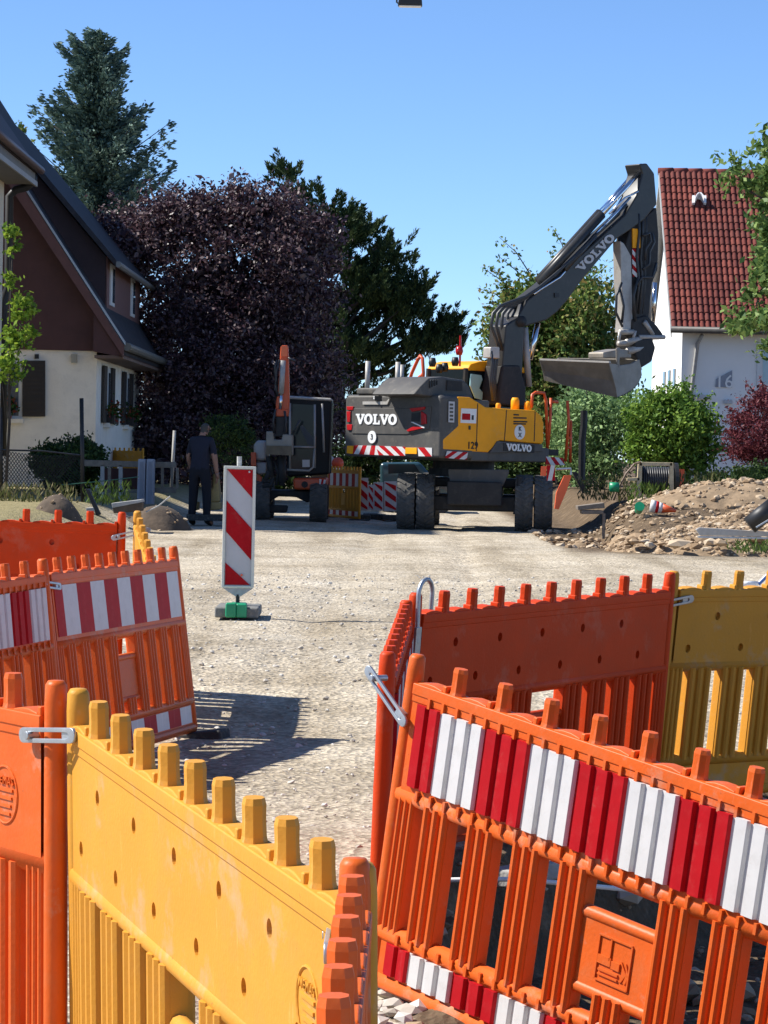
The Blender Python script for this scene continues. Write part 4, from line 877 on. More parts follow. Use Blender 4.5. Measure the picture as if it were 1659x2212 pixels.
zt = 3.54
poly_part('wall', [V((hx - 9.3, hy, .3)), V((hx, hy, .3)), V((hx, hy, zt)), V((hx - 9.3, hy, zt))], (0, HL, 0), PL, hs)
ex_, ez0 = -5.62, 3.66; slope = 1.51; rx, rzz = ex_ - 4.98, ez0 + 4.98 * slope
poly_part('gable_cladding', [V((hx - .0 + .02, hy - .06, zt - .02)), V((hx - 9.32, hy - .06, zt - .02)), V((rx, hy - .06, rzz - .6)), V((hx + .02, hy - .06, ez0 + .55))], (0, .3, 0), CLAD, hs)
def rp_(x, dz=0): return ez0 + (ex_ - x) * slope + dz
rf = MB().prism([V((ex_, hy - .55, ez0)), V((rx, hy - .55, rzz)), V((rx, hy - .55, rzz - .3)), V((ex_ - .0, hy - .55, ez0 - .22))], (0, HL + 1.1, 0)).build('roof', SLATE, hs)
poly_part('roof', [V((rx, hy - .55, rzz)), V((rx - 4.98, hy - .55, ez0)), V((rx - 4.98, hy - .55, ez0 - .22)), V((rx, hy - .55, rzz - .3))], (0, HL + 1.1, 0), SLATE, hs)
poly_part('verge_board', [V((ex_ + .02, hy - .58, ez0 - .28)), V((ex_ + .02, hy - .58, ez0 - .02)), V((rx, hy - .58, rzz - .06)), V((rx, hy - .58, rzz - .62))], (0, .06, 0), mat('verge_brown', (.13, .055, .048), .6, var=.1), rf)
poly_part('verge_flashing', [V((ex_ + .05, hy - .60, ez0 - .02)), V((ex_ + .05, hy - .60, ez0 + .05)), V((rx, hy - .60, rzz + .02)), V((rx, hy - .60, rzz - .06))], (0, .1, 0), M['zinc'], rf)
poly_part('soffit', [V((ex_, hy - .5, ez0 - .24)), V((hx, hy - .5, ez0 - .24)), V((hx, hy - .5, ez0 - .30)), V((ex_, hy - .5, ez0 - .30))], (0, HL + 1, 0), mat('soffit_brown', (.16, .10, .075), .7), rf)
MB().tube([V((ex_ + .08, hy - .5, ez0 - .05)), V((ex_ + .08, hy + HL + .5, ez0 - .05))], .09, 10).build('gutter', mat('gutter_grey', (.16, .15, .13), .5), rf)
poly_part('eaves_box', [V((hx - .03, hy - .5, zt - .04)), V((ex_ - .03, hy - .5, ez0 - .27)), V((ex_ - .03, hy - .5, ez0 - .1)), V((hx - .03, hy - .5, rp_(hx) - .2))], (0, HL + 1, 0), CLAD, rf)
# dormer
dx0, dy0, dy1 = -6.24, 61.6, 69.8; dz0, dz1 = 4.42, 5.66
dm = poly_part('dormer', [V((dx0, dy0, dz0)), V((dx0, dy0, dz1)), V((-9.0, dy0, 8.8)), V((-9.0, dy0, 7.6))], (0, dy1 - dy0, 0), mat('dormer_cladding', (.045, .026, .030), .7, var=.15), hs)
poly_part('dormer_front', [V((dx0 + .01, dy0 + .02, dz0)), V((dx0 + .01, dy1, dz0)), V((dx0 + .01, dy1, dz1)), V((dx0 + .01, dy0 + .02, dz1))], (.03, 0, 0), mat('dormer_front_brown', (.17, .085, .075), .7, var=.1), dm)
poly_part('dormer_roof', [V((-5.98, dy0 - .35, 5.42)), V((-5.98, dy0 - .35, 5.57)), V((-9.2, dy0 - .35, 9.28)), V((-9.2, dy0 - .35, 9.08))], (0, dy1 - dy0 + .8, 0), SLATE, dm)
MB().tube([V((-5.93, dy0 - .35, 5.47)), V((-5.93, dy1 + .4, 5.47))], .07, 8).build('dormer_gutter', mat('gutter_zinc', (.22, .22, .21), .45), dm)
for y0 in (62.15, 67.2):
    w = poly_part('dormer_window', [V((dx0 + .04, y0, dz0 + .2)), V((dx0 + .04, y0 + .95, dz0 + .2)), V((dx0 + .04, y0 + .95, dz1 - .12)), V((dx0 + .04, y0, dz1 - .12))], (.03, 0, 0), FRAME, dm)
    poly_part('pane', [V((dx0 + .072, y0 + .40, dz0 + .28)), V((dx0 + .072, y0 + .88, dz0 + .28)), V((dx0 + .072, y0 + .88, dz1 - .2)), V((dx0 + .072, y0 + .40, dz1 - .2))], (.004, 0, 0), PANE, w)
# side windows with shutters and flower boxes
FLW = leafmat('flower_box_leaves', [(.02, .05, .012), (.05, .10, .02), (.35, .03, .03)], .6, .2)
def leaves(name, P, size, mt, parent=None, asp=.55, dirs=None, noise=1.0, fold=False):
    P = np.asarray(P); n = len(P); size = np.broadcast_to(size, (n,)) * rng.uniform(.6, 1.35, n)
    a = rng.normal(size=(n, 3)); a /= np.linalg.norm(a, axis=1)[:, None]
    if dirs is not None: a = np.asarray(dirs) + a * noise; a /= np.linalg.norm(a, axis=1)[:, None]
    c = rng.normal(size=(n, 3)); b = np.cross(a, c); b /= np.linalg.norm(b, axis=1)[:, None] + 1e-9
    s = size[:, None]; v = np.stack([P - a * s, P + b * s * asp, P + a * s, P - b * s * asp], 1).reshape(-1, 3)
    f = np.arange(4 * n).reshape(n, 4)
    if parent is not None:
        inv = np.array(world_of(parent).inverted()); v = v @ inv[:3, :3].T + inv[:3, 3]
    me = bpy.data.meshes.new(name); me.vertices.add(4 * n); me.vertices.foreach_set('co', v.astype(np.float32).reshape(-1))
    me.loops.add(4 * n); me.loops.foreach_set('vertex_index', f.reshape(-1).astype(np.int32)); me.polygons.add(n); me.polygons.foreach_set('loop_start', (np.arange(n) * 4).astype(np.int32)); me.update(calc_edges=True)
    t = me.attributes.new('rnd', 'FLOAT', 'FACE'); t.data.foreach_set('value', rng.random(n).astype(np.float32))
    return link(name, me, mt, parent)
for y0 in (61.0, 65.6):
    sx = hx + .0
    w = poly_part('window', [V((sx - .02, y0 + .75, 2.05)), V((sx - .02, y0 + 1.75, 2.05)), V((sx - .02, y0 + 1.75, 3.22)), V((sx - .02, y0 + .75, 3.22))], (.05, 0, 0), FRAME, hs)
    poly_part('pane', [V((sx + .032, y0 + 1.3, 2.15)), V((sx + .032, y0 + 1.68, 2.15)), V((sx + .032, y0 + 1.68, 3.12)), V((sx + .032, y0 + 1.3, 3.12))], (.004, 0, 0), PANE, w)
    poly_part('window_sill', [V((sx, y0 + .6, 1.90)), V((sx, y0 + 1.9, 1.90)), V((sx, y0 + 1.9, 2.0)), V((sx, y0 + .6, 2.0))], (.14, 0, 0), PL, w)
    for yy in (y0, y0 + 1.8): MB().box(V((sx + .045, yy + .36, 2.62)), (.05, .68, 1.25)).build('shutter', SHUT, w)
    MB().box(V((sx + .13, y0 + 1.25, 2.08)), (.2, 1.1, .2)).build('flower_box', SHUT, w)
    Pn = V((sx + .15, y0 + 1.25, 2.25)); pts = np.array(Pn) + rng.normal(size=(260, 3)) * np.array([.09, .42, .10]); leaves('flowers', pts, .05, FLW, w)['kind'] = 'stuff'
# gable window with open shutter
gp = Plane((0, hy - .02, 0), (0, -1, 0))
def gq(x0, y0, x1, y1, off=0): return [gp(x0, y1, off), gp(x1, y1, off), gp(x1, y0, off), gp(x0, y0, off)]
w = poly_part('window', gq(-40, 778, 48, 905), (0, .06, 0), FRAME, hs); poly_part('pane', gq(-35, 785, 40, 898, .005), (0, -.008, 0), PANE, w)
poly_part('window_sill', gq(-45, 905, 51, 914, .02), (0, -.12, 0), PL, w)
sh = poly_part('shutter', gq(49, 779, 98, 900, .02), (0, -.05, 0), SHUT, hs)
for k in range(11): poly_part('slat', gq(54, 786 + k * 10, 93, 791 + k * 10, .072), (0, -.015, 0), SHUT, sh)
poly_part('flower_box', gq(2, 889, 25, 903, .05), (0, -.2, 0), mat('grey_flower_box', (.2, .2, .19), .6), w)
c0 = gp(14, 876, .15); leaves('flowers', np.array(c0) + rng.normal(size=(200, 3)) * np.array([.1, .08, .10]), .05, FLW, w)['kind'] = 'stuff'
poly_part('wall_vent', gq(75, 765, 84, 775, .003), (0, -.03, 0), M['black'], hs); poly_part('wall_lamp', gq(155, 765, 167, 784, .003), (0, -.12, 0), mat('wall_lamp_tan', (.4, .36, .28), .5), hs)
# neighbouring house at the left edge: its eaves run away from the camera
ye = 57.0; pe = at(82, 362, ye); xe, zeav = pe.x, pe.z; xw = at(13, 500, ye).x
nh = empty('house', (xw - 3, 54, .4), 'cream house corner with deep eaves and dark downpipe at the left edge', 'house')
poly_part('wall', [V((xw - 7, 47.6, .2)), V((xw, 47.6, .2)), V((xw, 47.6, zeav - .1)), V((xw - 7, 47.6, zeav - .1))], (0, ye - .4 - 47.6, 0), PLC, nh)
sl = 1.37
nr = poly_part('roof', [V((xe, 47.2, zeav)), V((xe - 4.5, 47.2, zeav + 4.5 * sl)), V((xe - 4.5, 47.2, zeav + 4.5 * sl - .25)), V((xe - .02, 47.2, zeav - .12))], (0, ye - 47.2, 0), mat('red_brown_roof_tiles', (.045, .034, .038), .7, var=.25, vs=5, bump=.5, bs=8), nh)
poly_part('roof', [V((xe - 4.5, 47.2, zeav + 4.5 * sl)), V((xe - 9, 47.2, zeav)), V((xe - 9, 47.2, zeav - .2)), V((xe - 4.5, 47.2, zeav + 4.5 * sl - .25))], (0, ye - 47.2, 0), SLATE, nh)
poly_part('gable_wall', [V((xw, 47.6, zeav - .1)), V((xw - 7, 47.6, zeav - .1)), V((xe - 4.5, 47.6, zeav + 4.2 * sl))], (0, ye - .6 - 47.6, 0), PLC, nh)
poly_part('eaves_box', [V((xe - .03, 47.3, zeav - .13)), V((xe - .03, 47.3, zeav - .36)), V((xw, 47.3, zeav - .36)), V((xw, 47.3, zeav - .1))], (0, ye - 47.4, 0), mat('eaves_grey_boards', (.16, .145, .125), .7, var=.15), nr)
poly_part('fascia', [V((xe - .03, 47.3, zeav - .30)), V((xe - .03, 47.3, zeav - .40)), V((xe + .01, 47.3, zeav - .40)), V((xe + .01, 47.3, zeav - .30))], (0, ye - 47.4, 0), mat('fascia_pale', (.30, .29, .27), .6), nr)
MB().tube([V((xe + .07, 47.3, zeav - .02)), V((xe + .07, ye, zeav - .06))], .08, 10).build('gutter', mat('gutter_copper_brown', (.10, .055, .045), .5), nr, smooth=True)
pd_ = Plane((0, ye - .1, 0), (0, -1, 0))
MB().tube([pd_(72, 374), pd_(72, 392), pd_(58, 404), pd_(34, 410), pd_(20, 424), pd_(18, 620), pd_(8, 650), pd_(5, 985)], .085, 10).build('downpipe', M['steel'], nh, smooth=True)
# ------------------------------------------------------------------ house number 16
RT_ = mat('red_roof_tile', (.165, .046, .037), .85, spec=.12, var=.22, vs=3, dirt=(.13, .05, .04), dirt_amt=.6)
wx, wy = 8.78, 83.4
h16 = empty('house', (wx + 4, wy + 4.5, .3), 'white house with red tiled roof and a painted number 16', 'house')
PW = mat('smooth_white_plaster', (.88, .86, .82), .9, var=.04, vs=.8, bump=.1, bs=20)
poly_part('wall', [V((wx, wy, .1)), V((wx, wy, 5.35)), V((wx, wy + 4.6, 10.0)), V((wx, wy + 9.2, 5.35)), V((wx, wy + 9.2, .1))], (11, 0, 0), PW, h16)
e0 = V((8.42, wy - .55, 5.30)); ru = V((0, 4.95, 5.12)); rl = ru.length; ru.normalize(); rn = V((0, -ru.z, ru.y))
rs = MB().prism([e0, e0 + ru * rl, e0 + ru * rl - rn * .14, e0 - rn * .14], (11.7, 0, 0)).build('roof_deck', mat('roof_batten_dark', (.06, .025, .02), .9), h16)
poly_part('roof_deck', [e0 + ru * rl, e0 + ru * rl - V((0, 0, .2)), V((8.42, wy + 9.8, 5.2)), V((8.42, wy + 9.8, 5.4))], (11.7, 0, 0), mat('rear_roof_edge_grey', (.3, .3, .29), .7), h16)
TWD, TLN, NR, NCV, NCA = .335, .345, 21, 14, 35
TLN = rl / NR
def tile_mb():
    b = MB(); n = 12; top, bot = [], []
    for i in range(n + 1):
        x = i / n * TWD; h = .008 + .068 * abs(math.sin(2 * math.pi * i / n)) ** .8
        top.append((x, h))
    vs = []
    for (x, h) in top: vs += [V((x, 0, h + .035)), V((x, 0, .0)), V((x, 1, h))]
    fs = []
    for i in range(n):
        a, c = i * 3, (i + 1) * 3; fs += [(a, c, c + 2, a + 2), (a, a + 1, c + 1, c)]
    return vs, fs
tv, tf = tile_mb()
tv2 = [V((v.x, v.y * (TLN + .04), v.z)) for v in tv]
TM = bpy.data.meshes.new('tile'); TM.from_pydata([tuple(v) for v in tv2], [], tf); TM.materials.append(RT_)
RM = Matrix(((1, 0, 0), (0, ru.y, rn.y), (0, ru.z, rn.z))).to_4x4()
inv16 = world_of(h16).inverted(); stuff = MB()
TM2 = [TM]
for k in range(3):
    t = TM.copy(); t.materials.clear(); t.materials.append(mat('red_roof_tile_%d' % k, [(.125, .036, .030), (.19, .055, .042), (.15, .048, .039)][k], .85, spec=.12, var=.2, vs=4, dirt=(.10, .045, .04), dirt_amt=.6)); TM2.append(t)
for r in range(NR):
    for c in range(NCA):
        p = e0 + ru * (r * TLN - .02) + V((c * TWD - .02, 0, 0)) + rn * .01
        Mx = Matrix.Translation(p) @ RM @ Matrix.Rotation(random.uniform(-.012, .012), 4, 'X')
        if c < NCV:
            o = bpy.data.objects.new('roof_tile', random.choice(TM2)); C.objects.link(o); o.parent = rs; o.matrix_basis = inv16 @ Mx
        else: stuff.add([Mx @ v for v in tv2], tf)
so = stuff.build('roof_tiles', RT_, rs); so['kind'] = 'stuff'
for c in range(26):
    p = e0 + ru * (rl + .0) + V((c * .45 - .05, .05, .03)); MB().tube([p, p + V((.47, 0, .008))], [.12, .13], 10).build('ridge_tile', RT_, rs, smooth=True)
MB().tube([e0 + V((-.05, -.12, -.02)), e0 + V((11.8, -.12, -.02))], .10, 10).build('gutter', M['vgrey'], h16, smooth=True)
poly_part('verge_board', [e0 + V((-.04, 0, -.25)), e0 + V((-.04, 0, .02)), e0 + ru * rl + V((-.04, 0, .04)), e0 + ru * rl + V((-.04, 0, -.28))], (.03, 0, 0), mat('verge_grey', (.34, .34, .33), .6), h16)
MB().tube([V((wx + .55, wy - .35, 5.15)), V((wx + .45, wy - .1, 4.9)), V((wx + .28, wy - .1, 3.2)), V((wx + .26, wy - .1, .3))], .06, 10).build('downpipe', M['concrete'], h16, smooth=True)
fp = Plane((0, wy, 0), (0, -1, 0)); fq_ = lambda pts, off=0: [fp(*kz(*p), off) for p in pts]
em = poly_part('number_emblem', fq_([(1265, 425), (1270, 365), (1390, 300), (1390, 428)], .003), (0, -.03, 0), mat('emblem_grey', (.30, .32, .36), .7), h16)
text_on(em, '16', fp(*kz(1332, 388), .045), .42, (0, -1, 0), PW)
wn = poly_part('window', fq_([(1575, 110), (1700, 110), (1700, 420), (1575, 420)], .003), (0, -.05, 0), FRAME, h16)
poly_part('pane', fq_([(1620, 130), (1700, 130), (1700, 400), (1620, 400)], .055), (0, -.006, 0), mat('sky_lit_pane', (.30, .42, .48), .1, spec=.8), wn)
poly_part('wall_lamp', fq_([(1110, 480), (1230, 485), (1225, 515), (1110, 510)], .003), (0, -.12, 0), M['board_grey'], h16)
poly_part('letter_box', fq_([(1330, 520), (1390, 520), (1390, 550), (1330, 550)], .003), (0, -.1, 0), M['board_grey'], h16)
for k in range(3):
    poly_part('gable_window', [V((wx - .01, wy + 1.6 + k * 1.5, 2.6)), V((wx - .01, wy + 2.2 + k * 1.5, 2.6)), V((wx - .01, wy + 2.2 + k * 1.5, 4.2)), V((wx - .01, wy + 1.6 + k * 1.5, 4.2))], (-.03, 0, 0), M['lens_red'] if k == 9 else PANE, h16)
rvp = Plane(e0 + rn * .09, rn); hz = zoomer(2424, 500, 2.765)
b = MB(); 
for x in (845, 970): b.prism(on(rvp, hz, [(x - 14, 770), (x + 14, 770), (x + 14, 850), (x - 14, 850)]), rn * .1)
b.prism(on(rvp, hz, [(860, 840), (880, 800), (905, 780), (930, 800), (955, 840), (955, 815), (925, 778), (890, 778), (860, 815)]), rn * .25); b.prism(on(rvp, hz, [(835, 775), (975, 775), (975, 790), (835, 790)]), rn * .04)
b.build('roof_vent', M['white'], rs)
# ------------------------------------------------------------------ trees
def ell(dx, dy, rx, ry, Y, dep=None):
    s = Y / FD; return (at(dx, dy, Y), V((rx * s, (dep if dep else (rx + ry) / 2 * s), ry * s)))
def cloud(es, ncl, per, cr, shell=.16, inner=.25, lump=1.0):
    w = np.array([e[1].x * e[1].z for e in es]); w /= w.sum(); idx = rng.choice(len(es), ncl, p=w)
    c = np.array([tuple(e[0]) for e in es])[idx]; r = np.array([tuple(e[1]) for e in es])[idx]
    d = rng.normal(size=(ncl, 3)); d /= np.linalg.norm(d, axis=1)[:, None]
    q = np.where(rng.random(ncl) < inner, rng.random(ncl) ** .5 * .85, 1 - np.abs(rng.normal(size=ncl)) * shell)
    nd = rng.normal(size=(len(es), 14, 3)); nd /= np.linalg.norm(nd, axis=2)[..., None]; am = rng.uniform(-.22, .26, (len(es), 14)) * lump
    q = q * (1 + (am[idx] * np.clip(np.einsum('nj,nkj->nk', d, nd[idx]), 0, 1) ** 5).sum(1))
    cc = c + d * r * q[:, None]
    rad = cr * rng.uniform(.5, 1.4, ncl)
    P = np.repeat(cc, per, 0) + rng.normal(size=(ncl * per, 3)) * np.repeat(rad, per)[:, None] * np.array([1, 1, .75])
    return P, cc
def tree(name, label, base, es, ncl, per, cr, size, mt, bark, group=None, cat='tree', limbs=14, tr=.25, asp=.55, shell=.16, inner=.25, core=0, lump=1.0):
    root = empty(name, base, label, cat, group)
    P, cc = cloud(es, ncl, per, cr, shell, inner, lump); sz = np.full(len(P), size)
    if core:
        ec = [(e[0], e[1] * .66) for e in es]; P2, _ = cloud(ec, core, 8, cr * 1.3, .3, .7, .3); P = np.concatenate([P, P2]); sz = np.concatenate([sz, np.full(len(P2), size * 2.2)])
    leaves('crown', P, sz, mt, root, asp)
    b = MB(); top = max(e[0].z for e in es); B = V(base); ctr = es[0][0]
    pts = [B - V((0, 0, .3)), B.lerp(V((ctr.x, ctr.y, top)), .3) + V((rng.normal() * .1, 0, 0)), B.lerp(V((ctr.x, ctr.y, top)), .65), V((ctr.x, ctr.y, top))]
    b.tube(pts, [tr, tr * .8, tr * .5, tr * .15], 10)
    for i in rng.choice(len(cc), limbs, replace=False):
        e = V(cc[i]); t = min(.85, max(.12, (e.z - B.z) / (top - B.z + .01) * .6)); s = pts[0].lerp(pts[-1], t)
        m = s.lerp(e, .5) + V((0, 0, (e - s).length * .12)); b.tube([s, m, e], [tr * .22, tr * .14, tr * .04], 6)
    b.build('trunk', bark, root, smooth=True); return root
BARK = mat('bark', (.045, .036, .030), .9, var=.3, vs=6, bump=.5, bs=12)
LM = dict(
 beech=leafmat('copper_beech_leaf', [(.024, .015, .022), (.050, .026, .036), (.090, .046, .056), (.15, .095, .10), (.22, .17, .17)], .42, .18, .3),
 pine=leafmat('pine_needles', [(.020, .040, .018), (.038, .066, .026), (.095, .125, .045)], .55, .1),
 spruce=leafmat('blue_spruce_needles', [(0.052, 0.091, 0.081), (0.105, 0.166, 0.140), (0.210, 0.289, 0.236)], .55, .1),
 cherry=leafmat('cherry_leaf', [(0.055, 0.099, 0.026), (0.110, 0.186, 0.044), (0.241, 0.306, 0.076), (0.285, 0.198, 0.076)], .5, .25),
 hedge=leafmat('hedge_leaf', [(0.021, 0.038, 0.018), (0.044, 0.079, 0.026), (0.088, 0.140, 0.035)], .5, .2),
 maple=leafmat('green_maple_leaf', [(0.057, 0.116, 0.023), (0.126, 0.233, 0.039), (0.253, 0.369, 0.057)], .5, .3),
 bush=leafmat('grey_green_bush_leaf', [(0.098, 0.168, 0.070), (0.197, 0.309, 0.126), (0.336, 0.477, 0.197)], .5, .25),
 red=leafmat('red_maple_leaf', [(.07, .014, .020), (.15, .035, .045), (.26, .085, .09)], .5, .3),
 vine=leafmat('vine_leaf', [(0.070, 0.140, 0.021), (0.175, 0.280, 0.035), (0.350, 0.455, 0.052)], .5, .35),
 walnut=leafmat('walnut_leaf', [(0.049, 0.098, 0.033), (0.098, 0.181, 0.049), (0.197, 0.279, 0.083), (0.262, 0.361, 0.115)], .45, .3))
tree('copper_beech', 'large dark purple copper beech filling the middle left', (at(480, 1090, 73).x, 73, .2), [ell(465, 672, 245, 222, 72, 3.0), ell(268, 540, 104, 82, 71, 2), ell(635, 600, 92, 140, 71, 2), ell(400, 480, 100, 70, 71, 1.6), ell(560, 470, 90, 65, 71, 1.6), ell(335, 462, 40, 34, 71, .8), ell(440, 452, 42, 32, 71, .8), ell(520, 430, 34, 36, 71, .8), ell(600, 452, 38, 34, 71, .8), ell(690, 505, 36, 44, 71, .8), ell(222, 490, 34, 28, 71, .8), ell(440, 850, 200, 190, 71, 2.6), ell(620, 850, 130, 190, 71, 2.4), ell(345, 960, 90, 110, 70, 1.5)], 3200, 32, .20, .056, LM['beech'], BARK, limbs=12, tr=.3, shell=.12, inner=.25, core=1500, lump=.6)
def pine():
    base = V((at(700, 1090, 82).x, 82, .2)); root = empty('pine_tree', base, 'dark green pine with upright shoots behind the copper beech', 'tree')
    es = [ell(600, 475, 88, 95, 82, 1.6), ell(700, 520, 72, 95, 82, 1.6), ell(790, 585, 75, 90, 82, 1.6), ell(860, 635, 66, 85, 82, 1.4), ell(740, 700, 130, 130, 82, 2), ell(890, 690, 42, 60, 82, 1), ell(945, 735, 40, 30, 82, .8), ell(955, 720, 28, 22, 82, .5), ell(860, 770, 100, 34, 82, 1), ell(900, 745, 70, 30, 82, .8), ell(700, 840, 150, 110, 82, 2.2), ell(905, 790, 40, 15, 82, .6)]
    P, cc = cloud(es, 190, 1, .05, .16, .35); pts, dirs = [], []; ctr0 = np.array([at(700, 600, 82).x, 82, 0])
    for c in cc:
        out = np.array(c) - ctr0; out[2] = 0; out /= np.linalg.norm(out) + 1e-6; R_ = rng.uniform(.35, .65)
        for sg in range(rng.integers(7, 12)):
            a0, q0 = rng.uniform(0, 6.283), rng.random() ** .5 * R_; n = 70
            o = np.array(c) + np.array([math.cos(a0) * q0, math.sin(a0) * q0, rng.normal() * .08 + .10 * q0])
            ax = np.array([0, 0, 1.]) + out * rng.uniform(.1, .5) + np.array([math.cos(a0), math.sin(a0), 0]) * .45 * q0 / R_ + rng.normal(size=3) * .12; ax /= np.linalg.norm(ax)
            h = rng.uniform(.28, .62); t = rng.random(n) ** .8; a = rng.uniform(0, 6.283, n); rad = .13 * (1 - t * .55) * rng.uniform(.4, 1, n)
            pts.append(o + np.outer(t * h, ax) + np.stack([np.cos(a) * rad, np.sin(a) * rad, 0 * a], -1))
            dirs.append(np.stack([np.cos(a) * .8, np.sin(a) * .8, 0 * a], -1) + ax * 1.1)
    leaves('crown', np.concatenate(pts), .075, LM['pine'], root, .26, np.concatenate(dirs), .35)
    b = MB(); ctr = at(640, 420, 82); b.tube([base - V((0, 0, .3)), base.lerp(ctr, .5), ctr], [.35, .25, .05], 10)
    for i in rng.choice(len(cc), 70, replace=False):
        e = V(cc[i]); t = max(.1, min(.9, (e.z - base.z) / (ctr.z - base.z) - .12)); s = base.lerp(ctr, t); b.tube([s, s.lerp(e, .6) - V((0, 0, .2)), e + V((0, 0, .2))], [.09, .06, .02], 6)
    b.build('trunk', BARK, root, smooth=True)
pine()
def spruce():
    Y = 96; s = Y / FD; base = V((at(222, 1080, Y).x, Y, .2)); topp = at(203, 88, Y); H_ = topp.z - base.z
    root = empty('blue_spruce', base, 'tall blue green spruce rising behind the house on the left', 'tree'); pts, dirs = [], []; b = MB()
    b.tube([base - V((0, 0, .3)), base.lerp(topp, .5), topp], [.35, .2, .02], 10)
    zmin = at(228, 520, Y).z; lv = 19
    for i in range(lv):
        t = i / (lv - 1); z = zmin + (topp.z - zmin) * t; axis = base.lerp(topp, (z - base.z) / H_)
        yd = 520 - (520 - 90) * t; R = float(np.interp(yd, [88, 110, 150, 200, 260, 300, 350, 420, 520], [14, 46, 72, 82, 108, 135, 165, 165, 165])) * s
        nb = int(5 + 4 * min(1, R / 2)); ph = rng.uniform(0, 6.28)
        for j in range(nb):
            a = ph + 6.283 * j / nb + rng.normal() * .25; r = R * (rng.uniform(.75, 1.3) if rng.random() < .5 else rng.uniform(.4, .8)); d = V((math.cos(a), math.sin(a), 0)); sd = V((-d.y, d.x, 0))
            n = 9; zj = rng.normal() * .12; line = [axis + d * (r * k / n) + V((0, 0, zj - .22 * r * math.sin(k / n * math.pi * .75) + .42 * r * (k / n) ** 2.2 + .25 * t * r)) for k in range(n + 1)]
            b.tube([line[0], line[4], line[9]], [.035, .025, .008], 5)
            for k in range(1, n + 1):
                m = 40; c = np.array(line[k]); w = (.07 + .10 * r ** .6 * (1 - abs(k / n - .45)))
                tt = rng.normal(size=m) * w; off = np.outer(tt, np.array(sd)) + np.outer(-np.abs(tt) * .25 + rng.normal(size=m) * .05 - np.abs(rng.normal(size=m)) * .10, np.array([0, 0, 1])) + rng.normal(size=(m, 3)) * .05
                pts.append(c + off); dirs.append(np.tile(np.array([d.x, d.y, .35]), (m, 1)) + np.outer(np.sign(tt), np.array(sd)) * .5)
    leaves('crown', np.concatenate(pts), .098, LM['spruce'], root, .40, np.concatenate(dirs), .6); b.build('trunk', BARK, root, smooth=True)
spruce()
tree('cherry_tree', 'green leafy tree with loose upper sprays behind the boom', (at(1215, 1080, 74).x, 74, .3), [ell(1200, 760, 150, 150, 74, 2), ell(1130, 690, 80, 90, 74, 1.5), ell(1260, 680, 90, 110, 74, 1.6), ell(1090, 730, 50, 60, 74, 1), ell(1300, 800, 75, 80, 74, 1.5), ell(1200, 900, 170, 90, 74, 2)], 850, 32, .20, .07, LM['cherry'], BARK, limbs=16, tr=.2, core=250)
# loose sprays of the cherry against the sky
def sprays(parent, lines, Y, mt, size, per=26, rad=.05, name='spray'):
    pts = []; b = MB()
    for ln in lines:
        P3 = [at(x, y, Y + rng.normal() * .3) for x, y in ln]; b.tube(P3, [.02] + [.012] * (len(P3) - 2) + [.005], 5)
        for k in range(len(P3) - 1):
            t = rng.random(per); q = np.array([P3[k].lerp(P3[k + 1], float(u)) for u in t]); pts.append(q + rng.normal(size=(per, 3)) * rad)
    leaves(name, np.concatenate(pts), size, mt, parent)['kind'] = 'stuff'; b.build('twigs', BARK, parent)['kind'] = 'stuff'
ct = [o for o in bpy.data.objects if o.name.startswith('cherry_tree')][0]
sprays(ct, [[(1150, 600), (1115, 545), (1078, 512)], [(1160, 625), (1110, 580), (1075, 552)], [(1120, 640), (1075, 600), (1042, 578)], [(1110, 665), (1070, 635), (1030, 622)], [(1230, 560), (1210, 520), (1195, 495)], [(1225, 590), (1200, 560), (1188, 540)], [(1080, 720), (1050, 700), (1025, 725)], [(1100, 640), (1085, 600), (1060, 575)], [(1275, 560), (1270, 590), (1290, 620)]], 74, LM['cherry'], .06, 22, .07)
tree('garden_shrub', 'pale green loose shrub between the excavator ladder and the maple', (at(1300, 1040, 66).x, 66, .4), [ell(1300, 940, 85, 95, 66, 1.4), ell(1250, 900, 50, 50, 66, 1), ell(1340, 890, 60, 50, 66, 1), ell(1260, 1000, 60, 60, 66, 1), ell(1230, 960, 40, 80, 66.5, 1)], 420, 34, .15, .055, LM['bush'], BARK, 'garden shrubs and small trees', 'shrub', 10, .08)
tree('round_maple', 'dense round green maple in front of the white house wall', (at(1470, 1060, 64).x, 64, .4), [ell(1460, 940, 84, 72, 64, 1.1), ell(1400, 895, 48, 42, 64, .8), ell(1505, 905, 44, 46, 64, .8), ell(1470, 858, 26, 26, 64, .5), ell(1430, 870, 24, 22, 64, .4), ell(1525, 960, 30, 40, 64, .5), ell(1455, 1000, 70, 35, 64, .8), ell(1385, 960, 26, 40, 64, .5)], 400, 40, .13, .055, LM['maple'], BARK, 'garden shrubs and small trees', 'tree', 10, .1)
tree('red_maple', 'dark red Japanese maple at the right picture edge', (at(1650, 1050, 60).x, 60, .4), [ell(1650, 940, 62, 40, 60, .9), ell(1665, 875, 45, 30, 60, .7), ell(1605, 905, 30, 12, 60, .4), ell(1612, 975, 42, 16, 60, .5), ell(1620, 870, 22, 9, 60, .3), ell(1595, 940, 25, 10, 60, .3), ell(1650, 985, 50, 16, 60, .5)], 330, 34, .11, .045, LM['red'], BARK, 'garden shrubs and small trees', 'tree', 10, .07, asp=.35)
tree('small_shrub', 'low dark shrub under the red maple', (at(1640, 1040, 58).x, 58, .4), [ell(1640, 1035, 55, 28, 58, .5)], 90, 36, .08, .04, LM['hedge'], BARK, 'garden shrubs and small trees', 'shrub', 5, .03)
